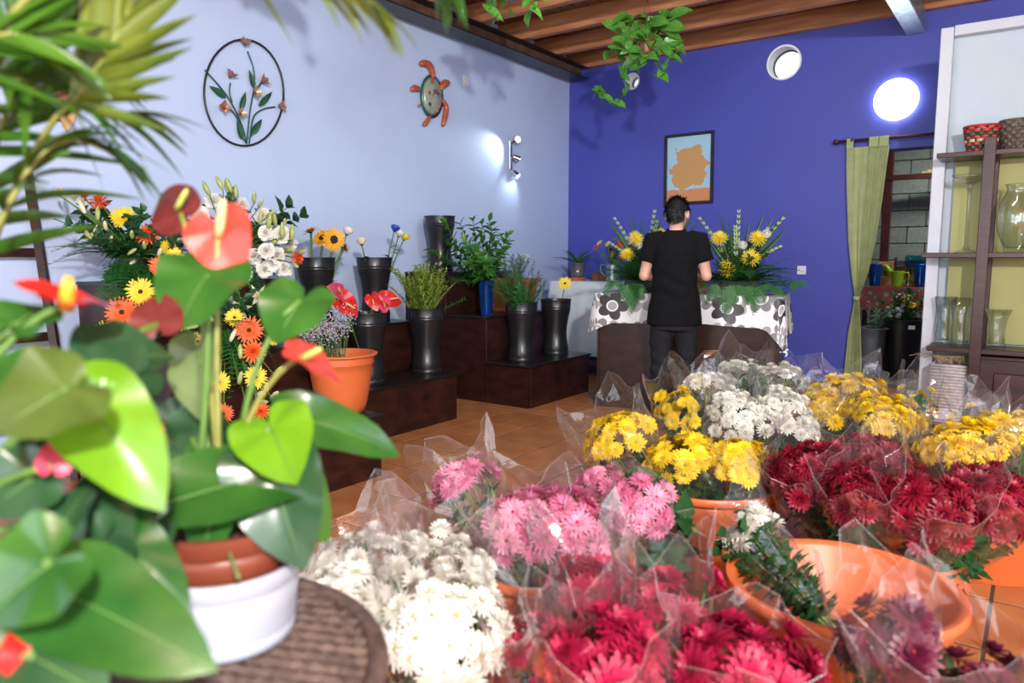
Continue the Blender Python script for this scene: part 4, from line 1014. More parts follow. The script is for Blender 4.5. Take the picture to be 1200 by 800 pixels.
# switches, sockets, small plates
def plate(name, lb, c_, d_, part, pd, cat):
    t = thing(name, lb, cat, c_); MB().box((0, 0, 0), d_, bev=.003).build('cover', MT['plate_white'], t)
    for off in part: MB().box(off, pd, bev=.002).build('rocker', MT['plate_white'], t)
plate('light_switch', 'white square light switch on the deep blue wall', (-1.95, YB-.006, 1.11), (.085, .012, .085), [(0, -.007, 0)], (.05, .008, .05), 'switch')
plate('wall_socket', 'white double socket on the light blue wall by the corner', (XL+.006, 6.81, 1.23), (.012, .16, .085), [(.007, -.038, 0), (.007, .038, 0)], (.008, .05, .05), 'socket')
plate('blank_plate', 'small white cover plate high on the light blue wall', (XL+.006, 5.78, 2.95), (.012, .075, .10), [], (0, 0, 0), 'cover plate')
# round wall lamp
t = thing('round_wall_lamp', 'round glowing white wall lamp on the deep blue wall over the doorway', 'wall lamp', (-1.18, YB, 2.68))
Mx = Matrix.Rotation(math.pi/2, 4, 'X')
MB().lathe([(0, 0), (.15, 0), (.15, .03), (0, .03)], 32, M=Mx).build('mount', MT['plate_white'], t)
MB().lathe([(.15, .012), (.185, .014), (.188, .03), (.182, .05), (.14, .066), (.07, .074), (0, .076)], 40, M=Mx).build('diffuser', glow('lamp_glow', (.93, .97, 1), 7.0), t, True)
# two-spot wall lamp on the left wall
LW = onx(597, 182, XL); t = thing('twin_spot_lamp', 'slim chrome wall lamp with two lit spots on the light blue wall', 'wall lamp', (XL, LW.y, LW.z))
MB().box((.012, 0, .0), (.024, .05, .30), bev=.005).build('wall_bar', MT['chrome'], t)
for zz, dy_, tilt, on in ((.155, .02, V(.95, -.28, .12), 1), (-.03, .03, V(.6, .75, -.35), 1), (-.2, .02, V(.7, .2, -.75), 1)):
    c_ = V(.07, dy_, zz); tilt.normalize()
    MB().tube([(.024, 0, zz), c_-tilt*.03], .008, 6).build('arm', MT['chrome'], t, True)
    F = frame(c_, tilt)
    MB().lathe([(.012, -.045), (.025, -.04), (.034, .02), (.037, .035), (.032, .035), (.02, -.02), (0, -.02)], 16, M=F).build('spot_head', MT['chrome'], t, sharp=40)
    MB().lathe([(0, .036), (.02, .034), (.030, .028), (.028, .024), (0, .022)], 14, M=F).build('bulb', MT.get('bulb_glow') or glow('bulb_glow', (.9, .97, 1), 22.0), t, True)
light('twin_spot_upper', 'SPOT', (XL+.16, LW.y-.1, LW.z+.12), 7, (.82, .93, 1), .03, target=(XL, LW.y-.32, LW.z-.02), spot=95)
light('twin_spot_lower', 'SPOT', (XL+.14, LW.y+.04, LW.z-.2), 3.2, (.82, .93, 1), .03, target=(XL, LW.y-.0, LW.z-.35), spot=95)

# ------------------------------------------------------------------ left wall ornaments (traced on the wall plane)
def wl_(px, py, off=.0): p = onx(px, py, XL+.02+off); return p
og = wl_(288, 168); t = thing('wire_flower_oval', 'oval black wire wall ornament with copper metal flowers and green leaves', 'wall ornament', og)
def L_(px, py, off=.0): return wl_(px, py, off)-og
oc = []
for k in range(41):
    a = 2*math.pi*k/40; oc.append(L_(285.8+46.5*math.cos(a)*1.0+7*math.sin(a)*.55, 108.5-62*math.sin(a)+6*math.cos(a)))
MB().tube(oc, .0075, 6).build('oval_ring', MT['black_steel'], t, True)
wire = mat('green_wire', (.03, .11, .10), .4, .3, 10, metal=.4)
for pts in ([(240, 82), (258, 102), (272, 122), (284, 148), (289, 168)], [(290, 60), (297, 80), (298, 100), (293, 130), (289, 168)], [(322, 125), (308, 128), (297, 138), (292, 168)], [(270, 97), (269, 108), (272, 120)], [(307, 95), (301, 105), (299, 110)], [(262, 125), (272, 130), (282, 145)], [(292, 162), (303, 148)], [(280, 147), (284, 160), (289, 168)]):
    MB().tube(curve([L_(*q) for q in pts], 5), .0055, 6).build('wire_stem', wire, t, True)
wleaf = mat('tin_leaf', (.025, .10, .055), .35, .3, 20, metal=.3)
for a, b_, wd in (((264, 114), (246, 101), .04), ((297, 103), (292, 82), .035), ((281, 128), (288, 108), .035), ((303, 124), (319, 108), .035), ((294, 157), (307, 140), .04), ((283, 163), (278, 141), .04)):
    A, B_ = L_(*a), L_(*b_); MB().leaf((B_-A).length*1.05, wd*1.3, yframe(A+V(.004, 0, 0), B_-A, (1, 0, 0)), 0, 5, .05, .15).build('tin_leaf', wleaf, t, True)
cop = mat('copper_petal', (.42, .17, .12), .3, .3, 25, metal=.6, col2=(.6, .36, .28)); tan_ = mat('tan_petal', (.45, .36, .26), .35, .3, 25, metal=.4)
def tin_flower(px, py, s, d, n, mt_, eye=True):
    m = MB()
    for k in range(n): m.leaf(1, .75, rz(2*math.pi*k/n) @ Matrix.Rotation(R(38), 4, 'X'), 0, 4, -.1, .15)
    m.ball((0, 0, .12), .2, 8, 6, 1)
    me = m.mesh('tin_flower', [mt_, MT['rust_steel']]); link('tin_flower', me, t, frame(L_(px, py, .02), d, s=s*1.15))
for px, py, s, d, n, mt_ in ((287, 53, .055, (.6, -.2, .8), 5, cop), (269, 90, .06, (.5, .4, .9), 5, cop), (307, 96, .06, (.7, .5, .5), 5, cop), (327, 124, .065, (.6, .8, .1), 5, cop), (298, 109, .055, (1, 0, .1), 4, tan_), (262, 126, .055, (1, -.3, 0), 4, cop), (281, 134, .05, (1, 0, .2), 4, tan_)):
    tin_flower(px, py, s, d, n, mt_)
# turtle
tg = wl_(510, 112); t = thing('turtle_ornament', 'painted metal sea turtle with red flippers and flower shell on the light blue wall', 'wall ornament', tg)
def T_(px, py, off=0.0): return wl_(px, py, off)-tg
red = mat('turtle_red', (.42, .075, .04), .3, .4, 30, metal=.2, col2=(.60, .16, .08))
shell = mat('turtle_shell', (.38, .40, .32), .25, .15, 14, metal=.2); teal = mat('turtle_teal', (.03, .16, .16), .3, .3, 20, metal=.3)
ex = T_(509, 90)-T_(503, 138); U0 = (ex).normalized(); hl = ex.length/2*1.02; S0 = V(1, 0, 0).cross(U0); wd = (T_(519, 112)-T_(493, 113)).length/2*1.02
cM = Matrix((S0, U0, V(1, 0, 0))).transposed().to_4x4(); cM.translation = T_(506, 113)
def disc(m, rx, ry, z0, h, mi=0, n=24, rings=5):
    prof = [(1-(i/rings)**2*.0-i/rings, z0+h*math.sin(i/rings*math.pi/2)) for i in range(rings+1)]
    return m.lathe([(0, z0-.004)]+[(max(r, 1e-6), z) for r, z in prof], n, mi, cM @ Matrix.Diagonal((rx, ry, 1, 1)))
disc(MB(), wd, hl, .004, .035).build('shell_rim', teal, t, True)
disc(MB(), wd*.86, hl*.9, .012, .045).build('shell', shell, t, True)
for k in range(6):
    a = k*math.pi/3; m = MB().leaf(hl*.26, hl*.15, cM @ tr(0, hl*.08, .056) @ rz(a) @ tr(0, hl*.03, 0), 0, 4, .12, 0); m.build('shell_petal', MT['petal_magenta'] if k % 2 else teal, t, True)
for k, (a, b_) in enumerate(((-.45, .5), (-.55, .2), (.4, .55), (-.3, -.6), (.35, -.5), (.5, .0))):
    m = MB(); disc(m, .018, .018, 0, .004, 0, 8, 2); o = m.build('shell_dot', (MT['petal_sun'], teal, red)[k % 3], t, True); o.matrix_basis = tr(*( (S0*a*wd + U0*b_*hl) + V(.045, 0, 0)))
for pts, w0 in (([(508, 92), (505, 80), (499, 74), (492, 75)], .03), ([(491, 105), (486, 103), (482, 106)], .026), ([(518, 117), (523, 126), (521, 140), (519, 148)], .024), ([(504, 136), (500, 143), (496, 147)], .022), ([(516, 103), (521, 98), (526, 97)], .034), ([(493, 123), (490, 124)], .012)):
    P = curve([T_(*q, .012) for q in pts], 4); n_ = len(P); MB().tube(P, [w0*(.75+.35*math.sin(math.pi*i/(n_-1)))*(1 if i < n_-1 else .5) for i in range(n_)], 8).build('flipper' if len(pts) != 3 or w0 != .034 else 'head', red, t, True)
# second painted ornament, mostly behind the palm
fg = wl_(48, 100); t = thing('fish_ornament', 'painted metal ornament in pink, orange and green behind the palm fronds', 'wall ornament', fg)
def F_(px, py, off=0.0): return wl_(px, py, off)-fg
fa = F_(20, 60); fb = F_(80, 140); d = (fb-fa); n_ = V(1, 0, 0); s_ = n_.cross(d.normalized())
cM = Matrix((s_, d.normalized(), n_)).transposed().to_4x4(); cM.translation = (fa+fb)/2
disc(MB(), .13, d.length/2, .004, .04).build('body_plate', mat('fish_paint', (.55, .2, .14), .3, .3, 9, metal=.2, col2=(.35, .36, .08), contrast=(.4, .6)), t, True)
for q, e, wd_ in (((78, 120), (78, 154), .1), ((22, 62), (14, 44), .13), ((28, 80), (18, 78), .1), ((60, 90), (84, 100), .1)):
    A, B_ = F_(*q, .01), F_(*e, .01); MB().leaf((B_-A).length, wd_, yframe(A, B_-A, (1, 0, 0)), 0, 5, .0, .1).build('fin', mat('fin_paint', (.62, .22, .20), .3, .3, 14, metal=.2, col2=(.7, .45, .12)), t, True)

# ------------------------------------------------------------------ curtain and doorway
cz = 2.335; YC = YB-.075
t = thing('curtain_rod', 'dark wood curtain rod with ball ends over the doorway', 'curtain rod', (-1.66, YC, cz))
MB().tube([(0, 0, 0), (1.18, 0, 0)], .013, 10).build('rod', MT['rod_wood'], t, True)
MB().ball((-.012, 0, 0), .026, 10, 8).build('finial', MT['rod_wood'], t, True)
MB().ball((.135, 0, 0), .024, 10, 8).build('ring_stop', MT['rod_wood'], t, True)
MB().tube([(.10, 0, 0), (.10, .075, 0)], .010, 8).build('bracket', MT['rod_wood'], t, True)
MB().tube([(1.08, 0, 0), (1.08, .075, 0)], .010, 8).build('bracket', MT['rod_wood'], t, True)
t = thing('door_curtain', 'sage green tab top curtain gathered with a tie beside the doorway', 'curtain', (-1.575, YC, 0))
prof = [(2.27, .005, .37), (2.1, .01, .355), (1.8, .03, .335), (1.4, .06, .30), (1.1, .10, .25), (.97, .122, .215), (.89, .138, .188), (.85, .142, .180), (.80, .136, .19), (.5, .10, .215), (.25, .09, .235), (.03, .08, .245)]
def cur(u, tt):
    i = min(int(tt*(len(prof)-1)), len(prof)-2); k = tt*(len(prof)-1)-i
    a, b_ = prof[i], prof[i+1]; z = a[0]+(b_[0]-a[0])*k; x0 = a[1]+(b_[1]-a[1])*k; x1 = a[2]+(b_[2]-a[2])*k
    amp = (.013 if u > .28 else .005); dens = u+.08*math.sin(u*9)
    return (x0+(x1-x0)*u, amp*math.sin(dens*62)+.006*math.sin(u*23+z*2)-.0, z)
m = MB().grid(cur, 90, 44); m.build('drape', MT['curtain_sage'], t, True)
for xx, ww in ((.035, .06), (.24, .08), (.325, .08)):
    MB().tube([(xx, .0, 2.26), (xx, -.018, 2.32), (xx, -.016, 2.35), (xx, .004, 2.355), (xx, .018, 2.33), (xx, .004, 2.26)], .004, 4).grid(lambda u, v, xx=xx, ww=ww: (xx+(u-.5)*ww, -.019+.012*(v > .8)*(v-.8)*5, 2.26+.095*v), 2, 6).build('tab', MT['curtain_sage'], t, True)
MB().lathe([(.022, .832), (.026, .842), (.027, .858), (.024, .868)], 18, M=tr(.161, 0, 0), sx=1.2, sy=.95, cap=False).build('tie_band', MT['curtain_sage'], t, True)

# storeroom contents
mat('card', (.45, .27, .12), .8, .2, 14); mat('box_dark', (.045, .05, .06), .6, .3, 10); mat('box_teal', (.01, .10, .15), .4, .2, 10)
t = thing('storeroom_post', 'dark wooden post in the storeroom beyond the doorway', 'post', (-1.52, 9.75, 0)); MB().box((0, 0, 1.38), (.09, .09, 2.74), bev=.004).build('shaft', MT['rod_wood'], t); MB().box((0, 0, .02), (.14, .14, .04), bev=.004).build('foot_plate', MT['black_steel'], t)
t = thing('storeroom_table', 'storeroom table under a red and yellow flowered oilcloth', 'table', (-1.0, 9.45, 0))
for sx in (-1, 1):
    for sy in (-1, 1): MB().box((sx*.6, sy*.25, .44), (.05, .05, .88)).build('leg', MT['rod_wood'], t)
MB().box((0, 0, .89), (1.3, .6, .025)).build('table_top', MT['rod_wood'], t)
def oil():
    m, nt, b, out = nodes('oilcloth'); N, L = nt.nodes.new, nt.links.new; tc = N('ShaderNodeTexCoord'); vo_ = N('ShaderNodeTexVoronoi'); vo_.inputs['Scale'].default_value = 11; L(tc.outputs['Object'], vo_.inputs['Vector'])
    rp = N('ShaderNodeValToRGB'); L(vo_.outputs['Distance'], rp.inputs[0]); rp.color_ramp.interpolation = 'CONSTANT'; e = rp.color_ramp.elements
    e[0].color = (.55, .33, .05, 1); e[1].position = .24; e[1].color = (.10, .16, .12, 1); x = e.new(.4); x.color = (.38, .045, .05, 1)
    L(rp.outputs[0], b.inputs['Base Color']); b.inputs['Roughness'].default_value = .4; return m
c = draped_cloth(-.66, .66, -.31, .31, .906, .26, .7, .008).build('oilcloth', oil(), None, True); c.location = (-1.0, 9.45, 0); tag(c, 'red and yellow flowered oilcloth on the storeroom table', 'tablecloth')
def open_box(name, lb, c_, d_, rot, m_, tilt=0.0):
    t = thing(name, lb, 'box', c_, rot); sx, sy, sz = d_
    t.rotation_euler = (tilt, 0, rot)
    for nm, cc, dd in (('base', (0, 0, .004), (sx, sy, .008)), ('side', (-sx/2, 0, sz/2), (.008, sy, sz)), ('side', (sx/2, 0, sz/2), (.008, sy, sz)), ('side', (0, sy/2, sz/2), (sx, .008, sz)), ('side', (0, -sy/2, sz*.3), (sx, .008, sz*.6))): MB().box(cc, dd).build(nm, m_, t)
    MB().box((0, -sy/2-.03, sz*.62), (sx*.9, .06, .006)).build('flap', m_, t)
ZS = .912
def onst(px, Y=9.45): return ony(px, 300, Y).x
open_box('cardboard_box', 'open brown cardboard box at the bottom of the storeroom pile', (onst(1039, 9.55), 9.55, ZS), (.15, .18, .16), .0, MT['card'])
open_box('cardboard_box', 'small open cardboard box on top of the storeroom pile', (onst(1040, 9.55), 9.55, ZS+.165), (.15, .16, .11), -.0, MT['card'])
open_box('cardboard_box', 'brown cardboard box between the green jug and the post', (onst(1057, 9.58), 9.58, ZS), (.12, .18, .22), .0, MT['card'])
open_box('printed_box', 'grey printed box tilted on the storeroom pile', (onst(1058, 9.56), 9.56, ZS+.225), (.13, .15, .10), .3, mat('box_grey', (.32, .35, .38), .5, .4, 30, col2=(.05, .05, .06)))
open_box('cardboard_box', 'brown cardboard box under the teal box', (onst(1077, 9.56), 9.56, ZS), (.17, .2, .2), .0, MT['card'])
open_box('printed_box', 'teal and black box on the storeroom pile', (onst(1078, 9.56), 9.56, ZS+.205), (.22, .2, .14), -.25, MT['box_teal'])
for px, lb in ((1026.5, 'blue tapered vase beside the storeroom post'), (1080, 'blue tapered vase at the right end of the storeroom table')):
    o = MB().lathe([(0, 0), (.052, 0), (.075, .245), (.07, .25), (.05, .02), (0, .012)], 20).build('blue_vase', MT['vase_blue'], None, sharp=50); o.location = (onst(px, 9.28), 9.28, ZS); tag(o, lb, 'vase')
lime = mat('lime_plastic', (.30, .55, .01), .35, .08, 8); t = thing('watering_jug', 'lime green plastic watering jug on the storeroom table', 'jug', (onst(1053, 9.3), 9.3, ZS))
MB().lathe([(0, 0), (.055, 0), (.07, .17), (.066, .172), (.05, .02), (0, .015)], 20).build('jug_body', lime, t, sharp=50)
MB().tube([(-.06, 0, .12), (-.10, 0, .2), (-.13, 0, .235)], [.035, .028, .02], 10).build('spout', lime, t, True)
MB().tube(curve([(.065, 0, .15), (.11, 0, .15), (.11, 0, .08), (.06, 0, .05)]), .009, 6).build('handle', lime, t, True)
o = MB().lathe([(0, 0), (.05, 0), (.06, .05), (.02, .07), (.018, .075), (.05, .05), (.04, .01), (0, .008)], 18).build('glass_bowl', MT['glass_clear'], None, True); o.location = (onst(1066, 9.25), 9.25, ZS); tag(o, 'small clear glass bowl beside the lime green jug', 'bowl')
o = MB().box((-.6, 9.72, 2.16), (4.08, .06, .06), bev=.004).build('trim_3', MT['rod_wood']); struct(o)
for k, lb in enumerate(('light timber batten resting on the storeroom rail, next to the post', 'light timber batten lying across the two others on the storeroom rail', 'light timber batten at the wall side of the storeroom rail')):
    o = MB().box((0, 0, 0), (.5, .03, .02), bev=.002).build('timber_batten', mat('batten', (.42, .30, .13), .6, .2, 10)); o.matrix_basis = tr(-.92+.05*k, 9.70+.02*k, 2.20+.0205*k) @ rz(.05*k); tag(o, lb, 'batten', 'timber battens in the storeroom')
# bins with flowers standing in the doorway
def bin_(x, y, r, h, lb, m_='bucket_black'):
    t = thing('flower_bin', lb, 'bin', (x, y, .002)); link('bin_body', pot_mesh('bin', r, r*.74, h, m_, .012, .04), t); return t
bq = ony(1055, 400, 8.55); t = bin_(bq.x, 8.55, .215, .60, 'big black bin of wrapped flowers in the doorway')
MB().box((.12, -.185, .53), (.06, .004, .04)).build('price_label', MT['plate_white'], t)
t = thing('bin_flowers', 'mixed yellow and white flowers in clear wrap standing in the black bin', 'flowers', (bq.x, 8.55, .45)); st = MB()
for k in range(40):
    a = U(0, 6.28); r_ = U(0, .2); h = V(r_*math.cos(a), r_*math.sin(a), U(.18, .3)); yl = h.x > .03
    if yl: link('flower_head', HEAD['yellow'][0], t, frame(h+V(0, 0, .1), h+V(0, -.1, .2), s=U(.03, .04)))
    else: link('flower_head', CARN[0], t, frame(h, h+V(0, -.1, .2), s=U(.014, .022)))
    st.tube([V(0, 0, 0), h], .003, 4)
st.build('stem_bundle', MT['stem_green'], t)
for k in range(12): tuft('leafy_sprig', random.choice(SPRIG['green' if k % 2 else 'dark']), t, V(U(-.1, .1), U(-.1, .1), .05), (U(-.5, .5), U(-.5, .4), 1), U(.28, .42))
b2 = ony(1019, 400, 8.25); bin_(b2.x, 8.25, .16, .52, 'smaller dark grey bin beside the big black one', 'grey_plastic')
t = thing('bin_greens', 'wrapped greenery standing in the smaller bin', 'greenery', (b2.x, 8.25, .4))
for k in range(10): tuft('leafy_sprig', random.choice(SPRIG['silver']), t, V(U(-.06, .06), U(-.06, .06), .02), (U(-.5, .5), U(-.5, .4), 1), U(.25, .36))

# ------------------------------------------------------------------ shelf unit with glassware on the right
YF = 6.22                      # front edge of the shelves
mat('shelf_wood', (.026, .009, .010), .34, .35, 8, .05, 40, col2=(.062, .021, .018), stretch=(.4, 4, 4))
t = thing('shelf_unit', 'dark red-brown wooden shelf unit with pale green back standing before the white partition', 'shelf unit', (-.63, YF, 0))
SX0, SX1 = -.02, 2.3; DP = .33
for nm, z, x0 in (('shelf', 1.99, -.035), ('shelf', 1.275, -.09), ('shelf', .585, -.02)):
    MB().box(((x0+SX1)/2, DP/2, z-.018), (SX1-x0, DP, .036), bev=.004).build(nm, MT['shelf_wood'], t)
for xx in (.29, 1.2, 2.2):
    MB().box((xx, .02, 1.04), (.075, .05, 2.08), bev=.004).build('post', MT['shelf_wood'], t)
    MB().box((xx+.02, DP-.03, 1.04), (.06, .05, 2.08), bev=.004).build('post', MT['shelf_wood'], t)
    MB().box((xx+.01, DP/2, 1.93), (.04, DP-.02, .07), bev=.004).build('bracket', MT['shelf_wood'], t)
MB().box((1.18, DP+.004, 1.28), (2.24, .012, 1.36)).build('back_panel', mat('panel_green', (.37, .37, .13), .6, .05, 6), t)
# cupboard under the lowest shelf, right of the post
MB().box((1.24, DP/2+.02, .27), (1.92, DP-.06, .52), bev=.004).build('cupboard_body', MT['shelf_wood'], t)
for xx in (.62, 1.26, 1.9):
    d_ = MB().box((xx, .03, .27), (.6, .02, .48), bev=.004).build('door', MT['shelf_wood'], t)
    MB().box((xx, .016, .27), (.42, .016, .3), bev=.007).build('raised_panel', MT['shelf_wood'], d_); MB().ball((xx+.25, .008, .3), .013, 8, 6).build('knob', MT['chrome'], d_, True)
# glassware
def glass(name, lb, px, z, prof, cat='vase', dy=.16, n=28, wav=None, sharp=None):
    q = ony(px, 300, YF+dy); o = MB().lathe(prof, n, wav=wav).build(name, MT['glass_clear'], None, True); o.location = (q.x, YF+dy, z+.001); return tag(o, lb, cat)
glass('pedestal_glass', 'tall stemmed clear glass pedestal dish under the top shelf', 1131, 1.275, [(0, 0), (.075, 0), (.075, .006), (.03, .02), (.014, .05), (.012, .42), (.016, .46), (.03, .48), (.02, .49), (.05, .51), (.11, .535), (.125, .56), (.12, .56), (.10, .54), (.03, .515), (0, .512)])
glass('round_vase', 'big rounded clear glass vase behind the shelf post', 1190, 1.275, [(0, 0), (.07, 0), (.075, .008), (.085, .05), (.125, .15), (.135, .25), (.12, .35), (.085, .42), (.08, .45), (.095, .48), (.09, .48), (.076, .45), (.08, .42), (.115, .35), (.13, .25), (.12, .15), (.08, .05), (.06, .03), (0, .028)])
hur = [(0, 0), (.062, 0), (.065, .01), (.06, .06), (.055, .15), (.06, .24), (.078, .36), (.074, .36), (.056, .24), (.051, .15), (.056, .06), (.055, .03), (0, .028)]
glass('flared_vase', 'flared clear glass vase standing behind its twin on the lower shelf', 1112, .585, hur, dy=.22)
glass('flared_vase', 'flared clear glass vase standing in front of its twin on the lower shelf', 1131, .585, hur, dy=.10)
glass('crystal_vase', 'cut crystal vase with flared rim on the lower shelf', 1175, .585, [(0, 0), (.055, 0), (.06, .01), (.056, .06), (.05, .12), (.058, .2), (.085, .28), (.08, .28), (.052, .2), (.044, .12), (.05, .03), (0, .028)], n=36, wav=lambda a, i: 1+.05*math.cos(12*a+i*1.57))
# woven baskets on the top shelf
def basket(lb, px, z, rt_, rb, h, cols, dy, name='woven_basket'):
    q = ony(px, 160, YF+dy); t = thing(name, lb, 'basket', (q.x, YF+dy, z+.001)); n = 20
    for k in range(n):
        a = 2*math.pi*k/n
        MB().tube([(rb*math.cos(a), rb*math.sin(a), .004), (rt_*math.cos(a), rt_*math.sin(a), h)], .006, 4).build('stake', cols[0], t)
    rows = 8
    for r in range(rows):
        zz = h*(r+.5)/rows; rr = rb+(rt_-rb)*(r+.5)/rows; hh = h/rows*.46
        m = MB(); N_ = n*4; vs_ = []
        for i in range(N_):
            a = 2*math.pi*i/N_; w_ = rr+.007*math.cos(a*n/2+(r % 2)*math.pi)
            for dz, dr in ((-hh, 0), (0, .003), (hh, 0)): vs_.append(((w_+dr)*math.cos(a), (w_+dr)*math.sin(a), zz+dz))
        fs = []
        for i in range(N_):
            j = (i+1) % N_
            for k in range(2): fs.append((i*3+k, j*3+k, j*3+k+1, i*3+k+1))
        m.add(vs_, fs).build('weave_band', cols[1+(r % (len(cols)-1))], t, True)
    MB().lathe([(0, .003), (rb*.96, .003), (rb*.96, .008), (0, .008)], 20).build('base', cols[0], t)
    MB().tube([(rt_*math.cos(a), rt_*math.sin(a), h) for a in [2*math.pi*k/28 for k in range(29)]], .008, 6).build('rim', cols[1], t, True)
bred, bgrn, btan = mat('basket_red', (.45, .02, .02), .5, .25, 20), mat('basket_green', (.025, .06, .025), .5, .3, 20), mat('basket_tan', (.55, .40, .24), .6, .2, 20)
bbr = mat('basket_brown', (.11, .085, .06), .7, .35, 30, .2, 80)
basket('red and dark green woven basket with a tan band on the top shelf', 1151, 1.99, .118, .085, .18, [bgrn, bred, bgrn, bred, btan, bred, bgrn, bred], .15)
basket('grey brown woven basket on the top shelf', 1193, 1.99, .115, .075, .2, [bbr, bbr, bbr], .15)
# whitewashed wicker hamper under the shelf
q = ony(1119, 440, 6.42); t = thing('wicker_hamper', 'whitewashed square wicker hamper under the low shelf', 'hamper', (q.x, 6.40, .002))
hw = mat('hamper_white', (.48, .42, .42), .8, .25, 30, .3, 90)
MB().box((0, 0, .22), (.27, .23, .44)).build('lining', hw, t)
for r in range(19):
    MB().tube([(-.142, -.122, .015+r*.0235), (.142, -.122, .015+r*.0235), (.142, .122, .015+r*.0235), (-.142, .122, .015+r*.0235), (-.142, -.122, .015+r*.0235)], .0105, 6).build('weave_band', hw, t, True)
t = thing('raffia_bundle', 'loose bundle of dried raffia on top of the hamper', 'raffia', (q.x-.02, 6.40, .45)); m = MB()
for k in range(60):
    a = U(-.13, .13); m.tube(bez((a, U(-.1, .1), .0), (a+U(-.1, .1), U(-.1, .1), .09), (a-U(-.15, .15)-.05, U(-.16, .1), U(.01, .05)), 6), .0016, 3)
stuff(m.build('raffia_strands', btan, t))

# ------------------------------------------------------------------ orange tubs and wrapped bouquets in the foreground
TUB = {}
def tub(key, px, py, r, h, label):
    c = onz(px, py, h); t = thing('orange_tub', label, 'tub', (c.x, c.y, .007), group='round orange plastic tubs on the tile floor')
    p = [(0, 0), (r*.70, 0), (r*.72, .01), (r*.80, h*.5), (r*.88, h-.075), (r*.905, h-.07), (r*.915, h-.035), (r*.97, h-.032), (r*1.0, h-.022), (r*1.0, h-.008), (r*.985, h), (r*.93, h-.001), (r*.905, h-.012), (r*.88, h-.05), (r*.865, h-.055), (r*.85, h-.09), (r*.835, h-.094), (r*.77, h*.4), (r*.70, .03), (0, .022)]
    me = MB().lathe(p, 48).mesh('tub', [MT['terracotta_plastic']]); me.set_sharp_from_angle(angle=R(60)); link('tub_body', me, t)
    TUB[key] = V(c.x, c.y, .007); return t
tub('t1', 985, 683, .30, .38, 'empty orange tub with one white bouquet lying across its rim')
tub('t2', 1052, 588, .31, .38, 'orange tub under the deep red chrysanthemum bouquets')
tub('t3', 828, 560, .30, .38, 'orange tub under the yellow daisy chrysanthemum bouquets')
tub('t5', 640, 648, .26, .38, 'orange tub under the pink chrysanthemum bouquets')
tub('t6', 478, 752, .26, .38, 'orange tub under the white bouquets beside the wicker table')
TUB['t7'] = V(-.52, 1.28, .007); TUB['t8'] = V(-.0, 1.44, .007); TUB['t9'] = V(-1.25, 3.72, .007); TUB['t10'] = V(-.62, 3.82, .007); TUB['t11'] = V(-.1, 3.42, .007)
def tub_xy(key, r, h, label):
    c = TUB[key]; t = thing('orange_tub', label, 'tub', c, group='round orange plastic tubs on the tile floor')
    p = [(0, 0), (r*.70, 0), (r*.72, .01), (r*.88, h-.075), (r*.905, h-.07), (r*.915, h-.035), (r*1.0, h-.022), (r*1.0, h-.008), (r*.985, h), (r*.93, h-.001), (r*.88, h-.05), (r*.835, h-.094), (r*.70, .03), (0, .022)]
    me = MB().lathe(p, 40).mesh('tub', [MT['terracotta_plastic']]); me.set_sharp_from_angle(angle=R(60)); link('tub_body', me, t)
tub_xy('t7', .24, .36, 'orange tub under the magenta chrysanthemum bouquets')
tub_xy('t8', .24, .36, 'orange tub under the dark wine chrysanthemum bouquets')
tub_xy('t9', .30, .36, 'orange tub under the white pompon bouquets in front of the counter')
tub_xy('t10', .30, .36, 'orange tub under the tall yellow bouquets nearest the curtain')
tub_xy('t11', .27, .36, 'orange tub under the yellow pompon bouquets in front of the shelf unit')

def cello(L, Rh, top, seed, peaks=4, jag=.05, open_=1.25):
    """clear wrap in flat crinkled facets: narrow round the stems, swelling round the heads, flaring above them into points"""
    rnd = random.Random(seed); m = MB(); ph = rnd.uniform(0, 6); N = 26; rows = 11; P = []
    fold = [rnd.uniform(-1, 1) for _ in range(N)]
    for j in range(rows+1):
        t = j/rows; row = []
        for i in range(N):
            a = 2*math.pi*(i+.25*math.sin(i*2.1+seed))/N; c4 = .5+.5*math.cos(peaks*a+ph)
            zt = L + top*(.30+.80*c4**1.6) + top*.05*fold[i]
            z = L*.12+(zt-L*.12)*t; u = z/L
            if u < .8: r = .028+(Rh*1.06-.028)*(max(0, u-.12)/.68)**1.15
            elif u < 1.02: r = Rh*1.07
            else: r = Rh*(1.08+(open_-1.05)*((u-1.02)*L/max(top, .03))**.9)
            ks = min(1, t*1.5)
            r *= 1+ks*(.075*fold[i]+.05*rnd.uniform(-1, 1))
            q = V(math.cos(a)*r, math.sin(a)*r, z+rnd.uniform(-.012, .012)*ks) + V(rnd.uniform(-1, 1), rnd.uniform(-1, 1), 0)*.007*ks
            row.append(q)
        P.append(row)
    vs_ = [q for row in P for q in row]; fs = []
    for j in range(rows):
        for i in range(N):
            p0, p1, p2, p3 = j*N+i, j*N+(i+1) % N, (j+1)*N+(i+1) % N, (j+1)*N+i
            fs += [(p0, p1, p2), (p0, p2, p3)] if (i+j+seed) % 2 else [(p0, p1, p3), (p1, p2, p3)]
    m.add(vs_, fs)
    m.tube(P[rows]+[P[rows][0]], .0007, 3, 1, cap=False)              # cut edge of the sheet
    for k in range(2):                                             # hard creases
        i = rnd.randrange(N); m.tube([P[j][i]*1.002 for j in range(rnd.randrange(3, 6), rows+1)], .0006, 3, 1, cap=False)
    return m
NB = [0]
